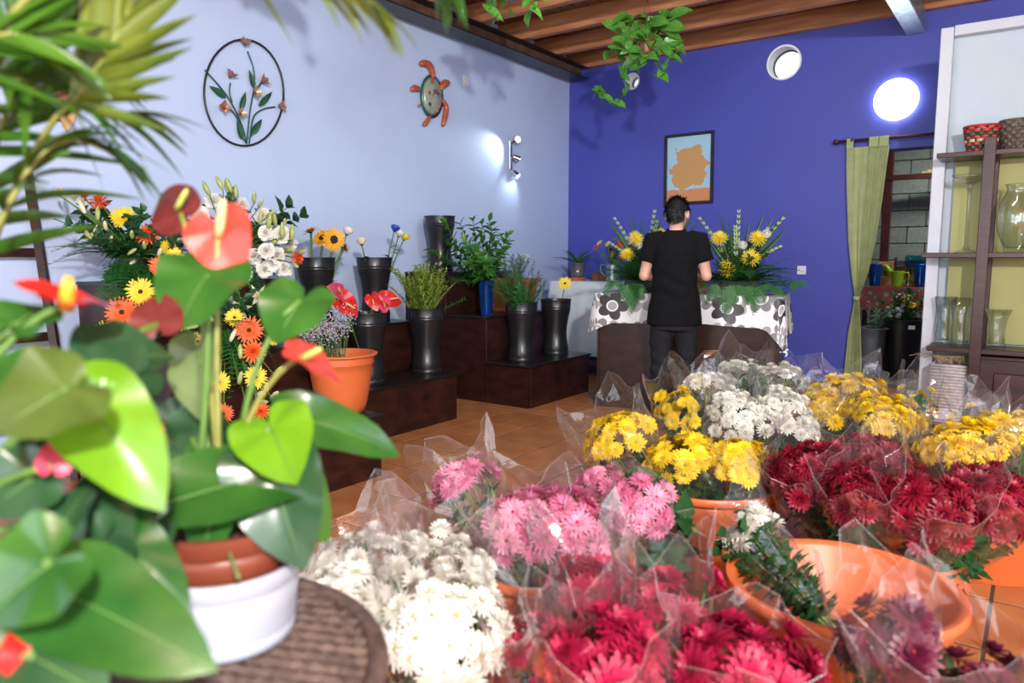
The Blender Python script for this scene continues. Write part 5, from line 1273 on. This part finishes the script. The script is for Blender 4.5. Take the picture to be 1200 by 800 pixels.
def bouquet(kind, px, py, zh, tubk, Rh, r, n, label, off=(0, 0), top=.11, spread=72, dome=1.0, stems=True, jit=.2, base=None, nsp=12, spk=.66, zmin=None, group=None, openw=1.25, tall=0.0):
    NB[0] += 1; sd = NB[0]; rnd = random.Random(sd*13); Rh *= 1.08; dome *= rnd.uniform(.75, 1.0)
    head = onz(px, py, zh)
    b0 = base or (TUB[tubk] + V(off[0], off[1], .05)); ax = head-b0; L = ax.length
    M = frame(b0, ax, roll=rnd.uniform(0, 6)); t = thing('wrapped_bouquet', label, 'bouquet', M=M, group=group)
    st = MB(); k = 0
    cz = L-Rh*.62*dome
    for i in range(n):
        f = (i+.5)/n; th = math.acos(1-f*(1-math.cos(R(spread)))); a = i*2.39996+rnd.uniform(-.25, .25)
        d = V(math.sin(th)*math.cos(a), math.sin(th)*math.sin(a), math.cos(th))
        p = V(0, 0, cz) + V(d.x*Rh*.93, d.y*Rh*.93, d.z*Rh*.75*dome) + V(rnd.uniform(-1, 1), rnd.uniform(-1, 1), rnd.uniform(-1.2, .8))*Rh*jit
        if tall: p.z -= rnd.uniform(0, tall)
        me = rnd.choice(HEAD[kind]); fd = (d+V(rnd.uniform(-.25, .25), rnd.uniform(-.25, .25), .15)).normalized()
        link('flower_head', me, t, frame(p, fd, roll=rnd.uniform(0, 6), s=r*rnd.uniform(.85, 1.12)))
        if stems and i % 2 == 0: st.tube([V(p.x*.1, p.y*.1, L*.06), V(p.x*.45, p.y*.45, L*.55), p-fd*r*.2], .0026, 4)
    if stems:
        st.build('stem_bundle', MT['stem_green'], t)
        Rh0 = Rh
        for i in range(nsp):
            a = i*2.4; s = L*rnd.uniform(spk*.85, spk*1.1)
            tuft('leafy_sprig', random.choice(SPRIG['mumleaf']), t, V(.01*math.cos(a), .01*math.sin(a), L*.12), V(math.cos(a)*Rh*.75/L, math.sin(a)*Rh*.75/L, 1), s)
    cello(L, Rh, top, sd, rnd.choice((3, 4, 4)), open_=openw).build('cellophane_wrap', [MT['cellophane'], MT['cellophane_edge']], t)
    return t
WG, PG, MG, YG, RG, BG = 'white bouquets by the wicker table', 'pink bouquets', 'magenta bouquets', 'yellow bouquets', 'deep red bouquets', 'white pompon bouquets by the counter'
# white, nearest
bouquet('white', 530, 722, .57, 't6', .122, .036, 34, 'large white chrysanthemum bouquet packed tight in clear wrap over the tub rim', (.02, .02), .13, group=WG)
bouquet('white', 388, 700, .56, 't6', .105, .034, 30, 'white chrysanthemum bouquet pressed against the wicker table', (-.06, -.0), .13, group=WG)
bouquet('whitepuff', 425, 628, .57, 't6', .125, .028, 38, 'white bouquet with small button buds showing green stems', (-.06, .06), .12, 80, .5, group=WG, tall=.07)
bouquet('whitepuff', 510, 636, .575, 't6', .125, .028, 38, 'white bouquet of small buttons next to the pink bouquets', (.02, .1), .12, 80, .5, group=WG, tall=.07)
# pink
bouquet('pink', 537, 552, .56, 't5', .112, .040, 28, 'pink chrysanthemum bouquet in a tall open wrap leaning over the floor tiles', (-.1, .06), .13, group=PG)
bouquet('pink', 606, 600, .57, 't5', .108, .041, 26, 'pink daisy chrysanthemum bouquet in the middle of the pink group', (-.02, .05), .10, group=PG)
bouquet('pink', 664, 603, .57, 't5', .105, .041, 26, 'pink daisy chrysanthemum bouquet with open dark eyes beside the middle one', (.06, .05), .10, group=PG)
bouquet('pink', 700, 560, .58, 't3', .060, .030, 12, 'small pink bouquet in a narrow square wrap with stems showing', (-.16, -.12), .05, openw=1.1, tall=.05, group=PG)
bouquet('pink', 748, 592, .55, 't3', .085, .036, 18, 'pink bouquet between the narrow wrap and the empty tub', (-.08, -.18), .10, group=PG)
# magenta
bouquet('magenta', 775, 668, .60, 't7', .088, .044, 12, 'magenta bouquet in a stiff shiny wrap with long green stems', (-.05, .1), .11, openw=1.15, tall=.1, group=MG)
bouquet('magenta', 685, 655, .56, 't7', .10, .044, 16, 'magenta bouquet mostly hidden under crumpled wrap', (-.1, .05), .14, tall=.06, group=MG)
bouquet('magenta', 705, 765, .57, 't7', .10, .050, 18, 'bright magenta bouquet low in its crinkled wrap beside the white ones', (-.06, -.06), .13, group=MG)
bouquet('magenta', 876, 762, .56, 't7', .108, .048, 30, 'full round bouquet of bright magenta chrysanthemums in front of the empty tub', (.1, .0), .05, group=MG)
bouquet('magenta', 625, 742, .52, 't7', .075, .040, 10, 'small magenta bouquet squeezed between white and magenta wraps', (-.14, -.08), .13, group=MG)
# dark wine
bouquet('wine', 1030, 705, .60, 't8', .085, .042, 14, 'dark wine chrysanthemum bouquet with its shiny wrap standing over the empty tub', (-.08, .06), .12, openw=1.1, tall=.12)
bouquet('wine', 1110, 772, .56, 't8', .12, .042, 20, 'dark wine chrysanthemum bouquet in a wide crumpled wrap by the floor tiles', (.04, -.02), .12, tall=.08)
# white one lying in the empty tub
c1 = TUB['t1']; bouquet('whitepuff', 872, 617, .46, 't1', .075, .038, 14, 'single slim white bouquet lying in the empty orange tub', top=.14, base=V(c1.x+.06, c1.y-.06, .22), openw=1.9, nsp=26, spk=.85)
# yellow daisies
bouquet('yellow', 716, 500, .57, 't3', .140, .036, 40, 'big yellow daisy chrysanthemum bouquet leaning toward the display stands', (-.14, .1), .14, group=YG)
bouquet('yellow', 800, 525, .55, 't3', .125, .037, 34, 'yellow daisy chrysanthemum bouquet hanging over the front of its tub', (-.02, -.02), .09, group=YG)
bouquet('yellow', 866, 527, .55, 't3', .105, .036, 28, 'yellow daisy chrysanthemum bouquet next to the deep red bouquets', (.1, .0), .09, group=YG)
bouquet('yellow', 793, 462, .62, 't9', .105, .034, 22, 'yellow bouquet with tall bare stems between white and yellow ones', (-.16, -.12), .14, tall=.12, openw=1.15, group=YG)
# white pompons at the back
for px, py, ox, oy, lb in ((828, 448, -.12, -.05, 'white pompon bouquet beside the tall yellow stems'), (868, 436, -.02, .1, 'white pompon bouquet closest to the work counter'), (918, 441, .12, .08, 'white pompon bouquet next to the yellow bouquets under the curtain'), (872, 478, -.02, -.14, 'white pompon bouquet behind the yellow daisies'), (926, 476, .12, -.1, 'white pompon bouquet above the deep red bouquets')):
    bouquet('whitepuff', px, py, .56, 't9', .145, .034, 44, lb, (ox, oy), .13, group=BG)
# yellow pompons
for px, py, zh, tk, ox, oy, rh, n, lb in ((990, 450, .58, 't10', -.08, .1, .16, 30, 'yellow pompon bouquet under the door curtain'), (962, 472, .54, 't10', -.14, -.04, .13, 24, 'yellow pompon bouquet between the white pompons and the deep red ones'), (1040, 480, .56, 't10', .06, -.08, .15, 32, 'yellow pompon bouquet leaning over the deep red ones'), (1128, 508, .56, 't11', -.06, -.06, .15, 32, 'yellow pompon bouquet in front of the hamper'), (1188, 496, .58, 't11', .1, .0, .15, 32, 'yellow pompon bouquet in front of the cupboard doors')):
    bouquet('yellowpuff', px, py, zh, tk, rh, .040, n, lb, (ox, oy), .13, group=YG)
bouquet('yellow', 1078, 452, .60, 't10', .085, .026, 14, 'slim bouquet of small yellow buttons with bare stems before the hamper', (.14, .02), .12, tall=.14, openw=1.1, group=YG)
bouquet('yellow', 1145, 478, .62, 't11', .09, .028, 16, 'bouquet of small yellow buttons rising behind the pompons', (.0, .12), .12, tall=.12, group=YG)
# deep red
for px, py, ox, oy, rh, n, lb in ((945, 545, -.16, .0, .125, 30, 'deep red chrysanthemum bouquet touching the yellow daisies'), (1012, 525, -.04, .1, .125, 28, 'deep red chrysanthemum bouquet under the yellow pompons'), (1005, 568, -.06, -.08, .10, 18, 'deep red bouquet hanging low over the rim of its tub'), (1092, 582, .06, -.06, .125, 30, 'deep red bouquet with bright crimson heads at the front of its tub'), (1162, 576, .14, .0, .12, 26, 'deep red bouquet spreading past its tub toward the bare floor tiles')):
    bouquet('burgundy', px, py, .53, 't2', rh, .047, n, lb, (ox, oy), .12, group=RG)

# ------------------------------------------------------------------ wicker table with potted anthuriums
def cl(lat, dep): return V(RT.x*lat, RT.y*lat, 0) + V(-math.sin(YAW), math.cos(YAW), 0)*dep
wc0 = cl(-.45, .83); ZW = .75; RW = .285
t = thing('wicker_table', 'round dark brown wicker table carrying the potted anthuriums', 'table', (wc0.x, wc0.y, .006))
MB().lathe([(0, ZW-.035), (RW-.02, ZW-.035), (RW-.01, ZW-.012), (0, ZW-.012)], 48).build('table_base', MT['wicker_dark'], t, sharp=40)
ang = R(24); n_s = 25; wd = 2*RW/n_s; ws = mat('wicker_strand', (.055, .034, .027), .42, .4, 60, .6, 260, col2=(.15, .10, .08), stretch=(1, 1, 1))
for i in range(n_s):
    yy = -RW+wd*(i+.5); hl_ = math.sqrt(max(0, (RW-.012)**2-yy*yy))
    if hl_ < .02: continue
    N = max(4, int(hl_*2/.011)); m = MB(); vs_ = []
    for k in range(N+1):
        x = -hl_+2*hl_*k/N; up_ = .0025 if (k+i) % 2 else -.0015
        for u, z in ((-.5, -.006), (-.3, .001), (0, .004), (.3, .001), (.5, -.006)): vs_.append((x, yy+u*wd*.98, ZW-.010+z+up_))
    fs = [(k*5+j, (k+1)*5+j, (k+1)*5+j+1, k*5+j+1) for k in range(N) for j in range(4)]
    m.add(vs_, fs, 0, rz(ang)).build('weave_strand', ws, t, True)
m = MB(); m.tube([(RW*math.cos(a), RW*math.sin(a), ZW-.016) for a in [2*math.pi*k/48 for k in range(49)]], .014, 8); m.build('rim_braid', ws, t, True)
for k in range(4):
    a = k*math.pi/2+.4; MB().tube([(.13*math.cos(a), .13*math.sin(a), ZW-.03), (.17*math.cos(a), .17*math.sin(a), .0)], .02, 8).build('leg', MT['wicker_dark'], t, True)
MB().lathe([(.15, .25), (.16, .25), (.16, .265), (.15, .265), (.15, .25)], 24, cap=False).build('leg_ring', MT['wicker_dark'], t)

vein = mat('leaf_vein', (.10, .20, .045), .4, .1, 10)
def heart_leaf(parent, A, B_, W, zh, m_, droop=.10, fold=.06, wave=.015, heart=.26, n=10, nu=8, name='leaf'):
    m = MB(); L = (B_-A).length/ (1.0); M = yframe(A, B_-A, zh)
    m.heart(L, W*1.06, M, 0, droop, fold, wave, 30, 5, A.x*60)
    m.tube([M @ V(0, L*t_, -droop*L*t_*t_+.001) for t_ in (0, .25, .5, .75, .97)], [W*.010, W*.009, W*.007, W*.005, W*.002], 5, 1)
    return m.build(name, [MT[m_], vein], parent, True)
def anthurium(root, soil, leaves, flowers, pm):
    for i, (ax, ay, bx, by, da, db, W, m_, hint) in enumerate(leaves):
        A, B_ = at(ax, ay, da)-root.location, at(bx, by, db)-root.location; zh = Vector(hint) if hint else (CP-(A+root.location)).normalized()+V(0, 0, .5)
        lf = heart_leaf(root, A, B_, W*1.05, zh, m_, droop=.16+.05*math.sin(i*2.3), wave=.045, fold=.10)
        mid = (soil+A)/2; out = A-soil; c = soil+V(out.x*.25, out.y*.25, out.z*.75+.02)
        MB().tube(bez(soil+V(U(-.03, .03), U(-.03, .03), 0), c, A, 10), [.0042]*6+[.0038]*5, 7).build('petiole', MT[pm], lf, True)
    for (ax, ay, bx, by, da, db, s, me, hint, stm, sp) in flowers:
        if sp: (sx0, sy0, sx1, sy1, sr_, sm_) = sp; P0, P1 = at(sx0, sy0, da-.004)-root.location, at(sx1, sy1, da-.025)-root.location; 
        A, B_ = at(ax, ay, da)-root.location, at(bx, by, db)-root.location; zh = Vector(hint)
        SM = yframe(A, B_-A, zh, s); so = link('spathe', me, root, SM)
        if sp: MB().tube([P0, P0.lerp(P1, .3), P0.lerp(P1, .7), P1], [sr_*.8, sr_, sr_*.9, sr_*.5], 10, M=SM.inverted()).build('spadix', MT[sm_], so, True)
        out = A-soil; c = soil+V(out.x*.2, out.y*.2, out.z*.8)
        MB().tube(bez(soil+V(U(-.02, .02), U(-.02, .02), 0), c, A, 10), .0038, 7).build('flower_stalk', MT[stm], root, True)
CAMF = -FW                                    # toward the viewer's side of the room
def H(r=0.0, u=0.0, f=1.0): return tuple(CAMF*f + RT*r + V(0, 0, 1)*u)
def spl(m_): return MB().heart(1, 1.2, None, 0, .14, .10, .03).mesh('spathe', [MT[m_]])
SPL_CORAL, SPL_RED, SPL_WINE, SPL_PINK = spl('spathe_coral'), spl('spathe_red'), spl('spathe_wine'), spl('spathe_pink')
# plant in white cachepot
pc = onz(268, 742, ZW+.004); pc.z = ZW+.004
t = thing('white_cachepot', 'white ringed plastic cachepot holding the brown nursery pot', 'pot', pc)
pr_ = [(0, 0), (.078, 0), (.084, .006), (.086, .018), (.083, .022), (.083, .026), (.087, .03), (.092, .074), (.091, .078), (.0915, .082), (.095, .086), (.097, .104), (.0965, .107), (.093, .107), (.088, .03), (.08, .01), (0, .008)]
MB().lathe(pr_, 44).build('pot_body', MT['white_plastic'], t, sharp=50)
rt1 = thing('potted_anthurium', 'anthurium with coral flowers in a brown pot inside the white cachepot', 'potted plant', pc+V(0, 0, .012))
MB().lathe([(0, 0), (.065, 0), (.082, .1), (.085, .108), (.085, .118), (.083, .12), (.088, .124), (.0885, .146), (.083, .147), (.08, .12), (.062, .01), (0, .008)], 40).build('nursery_pot', MT['brown_plastic'], rt1, sharp=50)
MB().lathe([(0, .132), (.05, .13), (.081, .122), (.08, .11), (0, .11)], 24).build('soil', MT['soil'], rt1, True)
soil = V(0, 0, .128)
AL, AD, AO, LM, PA = 'anthurium_leaf', 'anthurium_leaf_dark', 'leaf_olive', 'leaf_lime', 'leaf_pale'
leaves1 = [
 (243, 322, 205, 378, .92, .86, .105, AL, H(.1, .9)), (352, 352, 320, 398, .98, .94, .092, AL, H(-.1, .5)), (318, 502, 345, 562, .93, .88, .092, LM, H(.1, .6)),
 (360, 492, 476, 524, .98, 1.02, .070, AL, H(.1, .9)), (318, 548, 352, 668, .92, .88, .108, AD, H(.1, .3)), (300, 560, 85, 612, .92, .80, .105, AL, H(.0, 1.0)),
 (236, 500, 268, 560, .97, 1.0, .075, AD, H(-.2, .5)), (232, 415, 225, 492, .95, .93, .075, PA, H(-.4, .3)), (212, 500, 175, 560, .99, 1.0, .08, AL, H(0, .8)),
 (340, 560, 390, 640, 1.0, 1.03, .07, AL, H(.2, .8)), (250, 590, 235, 662, .90, .87, .06, AL, H(0, .6)),
]
flowers1 = [(256, 268, 272, 314, .94, .93, .070, SPL_CORAL, H(.05, .1), 'stem_olive', (256, 278, 262, 234, .006, 'spadix_cream')), (352, 418, 405, 444, .94, .96, .062, SPL_CORAL, H(.0, 1.4, .4), 'stem_olive', (352, 421, 376, 408, .0045, 'spadix_green')), (196, 512, 203, 482, 1.0, 1.0, .045, SPL_CORAL, H(.3, .2), 'stem_olive', None), (212, 250, 178, 218, .97, 1.0, .062, SPL_WINE, H(-.4, .4), 'stem_olive', (207, 245, 219, 222, .004, 'spadix_green'))]
anthurium(rt1, soil, leaves1, flowers1, 'stem_green')
MB().tube([at(262, 600, .93)-pc-V(0, 0, .012), at(268, 645, .88)-pc-V(0, 0, .012), at(280, 678, .84)-pc-V(0, 0, .012)], .0025, 5).build('dry_stalk', MT['leaf_pale'], rt1, True)
# nearer anthurium, pot just out of frame
q2 = cl(-.62, .72); q2.z = ZW+.004
rt2 = thing('potted_anthurium', 'larger anthurium with red flowers and big glossy leaves overhanging the wicker table', 'potted plant', q2)
link('nursery_pot', pot_mesh('brown_pot', .085, .065, .14, 'brown_plastic', .006, .04), rt2)
MB().lathe([(0, .12), (.074, .118), (.07, .1), (0, .1)], 20).build('soil', MT['soil'], rt2)
leaves2 = [
 (108, 478, 192, 592, .72, .70, .085, LM, H(.5, .6)), (112, 476, 60, 458, .72, .70, .05, LM, H(0, .6)), (150, 440, 60, 470, .78, .74, .09, AD, H(0, 1.0)), (120, 420, 205, 408, .80, .84, .09, AD, H(0, .9)),
 (80, 455, -10, 500, .66, .62, .09, AO, H(.2, .8)), (88, 700, 252, 780, .64, .62, .085, AL, H(.1, 1.0)), (60, 660, -30, 725, .60, .58, .085, AL, H(.2, 1.0)), (60, 640, 100, 560, .70, .74, .07, AD, H(-.4, .7)),
 (150, 640, 222, 722, .76, .74, .06, AL, H(.3, 1.0)), (40, 770, 120, 812, .62, .6, .09, AD, H(0, 1.0)), (20, 380, 60, 350, .74, .78, .08, AL, H(0, 1)), (40, 560, -20, 600, .72, .70, .07, AD, H(.2, .6)), (120, 640, 60, 700, .74, .72, .08, AD, H(0, .8)), (10, 450, 40, 400, .7, .74, .07, AL, H(0, .8)),
 (180, 610, 120, 640, .82, .80, .075, AD, H(0, 1)), (95, 600, 150, 650, .76, .74, .08, AD, H(.1, .9)), (30, 690, 90, 745, .66, .66, .08, AL, H(.1, 1)), (160, 470, 100, 520, .80, .80, .09, AD, H(.0, .9)), (70, 520, 20, 560, .74, .72, .08, AD, H(.1, .9)),
]
flowers2 = [(81, 352, 128, 352, .74, .78, .058, SPL_RED, H(.1, 1.2, .5), 'stem_green', (78, 362, 80, 325, .0075, 'spadix_yellow')), (77, 354, 27, 328, .74, .72, .048, SPL_RED, H(-.2, 1.2, .4), 'stem_green', None), (185, 380, 182, 344, .86, .88, .05, SPL_WINE, H(.2, .4), 'stem_green', None), (62, 545, 68, 505, .70, .71, .026, SPL_PINK, H(1, .1), 'stem_green', None), (30, 770, 42, 690, .62, .64, .035, SPL_RED, H(1, .2), 'stem_green', None)]
anthurium(rt2, V(0, 0, .118), leaves2, flowers2, 'stem_green')

# ------------------------------------------------------------------ tall palm at the left edge
pb = cl(-1.05, 1.0); pt = thing('areca_palm', 'tall feathery palm arching over the left side of the shop', 'potted plant', (pb.x, pb.y, .007))
link('palm_pot', pot_mesh('palm_pot', .19, .14, .34, 'brown_plastic', .012, .06), pt); MB().lathe([(0, .31), (.16, .305), (.16, .28), (0, .28)], 20).build('soil', MT['soil'], pt)
def palm_frond(pts, ln, n, m_, t0=.35, side=(0, 0, 1), droop=.35, wid=.022, seed=0, spread=.9):
    rnd = random.Random(seed); P = [at(*q)-pt.location for q in pts]; base = V(rnd.uniform(-.05, .05), rnd.uniform(-.05, .05), .3)
    low = [base, base.lerp(P[0], .55)+V(0, 0, .12)]
    C = curve(low+P, 7); N = len(C); ra = MB().tube(C, [.0065*(1-.75*i/(N-1)) for i in range(N)], 6).build('rachis', MT['stem_olive'], pt, True)
    i0 = int(N*t0)
    for k in range(n):
        f = k/(n-1); i = min(N-2, int(i0+(N-1-i0)*f)); p = C[i]; d = (C[i+1]-C[max(0, i-1)]).normalized()
        sd = d.cross(Vector(side)).normalized()
        for s in (-1, 1):
            L = ln*(1-.45*f)*rnd.uniform(.8, 1.1); dr = (d*(.75+.6*f)+sd*s*spread*(1-.45*f)+V(0, 0, rnd.uniform(-.1, .15))).normalized()
            up_ = dr.cross(d)*s; m = MB().leaf(L, wid*rnd.uniform(.8, 1.2), yframe(p, dr, (-up_ if up_.z < 0 else up_)+V(rnd.uniform(-.3, .3), rnd.uniform(-.3, .3), .4)), 0, 7, droop*rnd.uniform(.5, 1.3), .22, nu=2, peak=.35)
            m.build('leaflet', MT[m_], ra, True)
vw = tuple(CAMF)
palm_frond([(-60, 420, .98), (10, 240, .92), (57, 150, .88), (92, 112, .86), (132, 50, .84), (170, -25, .83)], .18, 15, 'palm_leaf_yellow', .66, vw, .12, .0145, 1, .6)
palm_frond([(-70, 380, 1.02), (10, 125, .96), (40, 65, .93), (85, -25, .9)], .25, 15, 'palm_leaf', .45, vw, .3, .019, 2)
palm_frond([(-90, 300, .88), (-10, 100, .86), (50, 112, .86), (110, 128, .88), (165, 135, .92)], .16, 8, 'palm_leaf', .55, (0, 0, 1), .5, .013, 3)
palm_frond([(-40, 100, .80), (120, -60, .78), (280, -55, .78), (380, -22, .79), (440, 12, .8)], .125, 12, 'palm_leaf_yellow', .62, (0, 0, 1), .5, .016, 4, .7)
palm_frond([(0, 60, .86), (240, -110, .85), (420, -90, .86), (500, -45, .88), (522, -20, .9)], .085, 8, 'palm_leaf', .78, (0, 0, 1), .6, .016, 5, .5)
palm_frond([(-100, 260, .92), (-20, 120, .9), (15, 30, .88), (50, -50, .86)], .21, 14, 'palm_leaf', .4, vw, .35, .02, 6)
palm_frond([(-80, 420, .90), (-10, 280, .86), (40, 190, .86), (80, 165, .88), (120, 172, .9)], .15, 9, 'palm_leaf', .55, (0, 0, 1), .6, .018, 7)
palm_frond([(-120, 160, .8), (-40, 60, .78), (10, 40, .78), (55, 50, .8)], .15, 10, 'palm_leaf', .4, vw, .25, .02, 8)
palm_frond([(-60, 260, 1.0), (20, 130, .98), (70, 95, .98), (120, 100, 1.0)], .13, 8, 'palm_leaf', .6, (0, 0, 1), .35, .014, 9)

# ------------------------------------------------------------------ hanging pothos
PLEAF = []
for k in range(3):
    m = MB().heart(1, .85, None, 0, .2+.12*k, .1, .03, 16, 3); PLEAF.append(m.mesh('pothos_leaf', [MT['pothos_leaf'] if 'pothos_leaf' in MT else mat('pothos_leaf', (.05, .22, .03), .3, .3, 6, transl=.25, col2=(.16, .42, .06), objvar=.15)]))
def pothos(c, label, vines, seed, nl=46, sp=(.22, .16), ceil_z=3.42, sz=.085):
    rnd = random.Random(seed); t = thing('hanging_pothos', label, 'hanging plant', c)
    link('basket_pot', pot_mesh('hang_pot', .085, .06, .12, 'brown_plastic', .006, .03), t, tr(0, 0, -.06)); MB().lathe([(0, .035), (.07, .035), (.07, .03), (0, .03)], 16).build('soil', MT['soil'], t)
    for k in range(3):
        a = k*2.094; MB().tube([(.085*math.cos(a), .085*math.sin(a), .055), (.01*math.cos(a), .01*math.sin(a), ceil_z-c.z-.03)], .0025, 4).build('cord', MT['brown_plastic'], t)
    MB().tube([(0, 0, ceil_z-c.z-.04), (0, 0, ceil_z-c.z)], .006, 6).build('hook', MT['chrome'], t)
    vm = MB()
    for k in range(nl):
        a = rnd.uniform(0, 6.28); r_ = rnd.uniform(.05, 1); q = V(math.cos(a)*r_*sp[0], math.sin(a)*r_*sp[0], .06+rnd.uniform(-.8, 1.1)*sp[1])
        vm.tube(bez((.05*math.cos(a), .05*math.sin(a), .05), V(q.x*.6, q.y*.6, max(q.z, .06)+.06), q, 5), .0028, 4)
        d = V(math.cos(a)+rnd.uniform(-.5, .5), math.sin(a)+rnd.uniform(-.5, .5), rnd.uniform(-1.0, .6)); link('leaf', rnd.choice(PLEAF), t, yframe(q, d, V(rnd.uniform(-.1, .9), -.9, rnd.uniform(.1, .7)), sz*rnd.uniform(.75, 1.2)))
    for v_ in vines:
        C = curve([Vector(q)-c for q in v_], 5); vm.tube(C, .0032, 5)
        for i in range(3, len(C)-1, 2):
            a = rnd.uniform(0, 6.28); link('leaf', rnd.choice(PLEAF), t, yframe(C[i], V(math.cos(a), math.sin(a), -.5), V(.3, -.6, .7), sz*rnd.uniform(.5, .95)))
    vm.build('vine', MT['stem_green'], t, True); return t
pA = ony(757, 57, 5.95)
def pv(*l): return [ony(x, y, 5.95+dy) for x, y, dy in l]
pothos(pA, 'trailing pothos in a brown hanging pot before the deep blue wall', [pv((750, 55, 0), (728, 60, 0), (730, 85, 0), (733, 105, .0), (720, 121, .02), (705, 108, .04), (698, 104, .05)), pv((765, 55, -.1), (785, 60, -.1), (778, 80, -.1), (770, 92, -.1)), pv((750, 55, 0), (722, 50, .05), (712, 65, .05)), pv((765, 50, .1), (795, 48, .1), (788, 72, .1))], 3, 64, (.27, .2), sz=.125)
pB = at(598, -12, 5.0)
pothos(pB, 'trailing pothos hanging from the joists close to the steel beam', [[at(590, -10, 5.0), at(572, 5, 4.95), at(585, 24, 4.95)], [at(605, -10, 5.0), at(628, 6, 4.95), at(617, 20, 5.0)]], 5, 40, (.24, .16), sz=.125)
pothos(V(-3.02, 2.26, 3.02), 'trailing pothos hanging from the joists in front of the wire flower oval', [[V(-3.0, 2.3, 3.05), V(-2.95, 2.45, 3.0), V(-2.92, 2.5, 2.85), V(-2.9, 2.53, 2.74)]], 8, 34, (.22, .14), sz=.12)
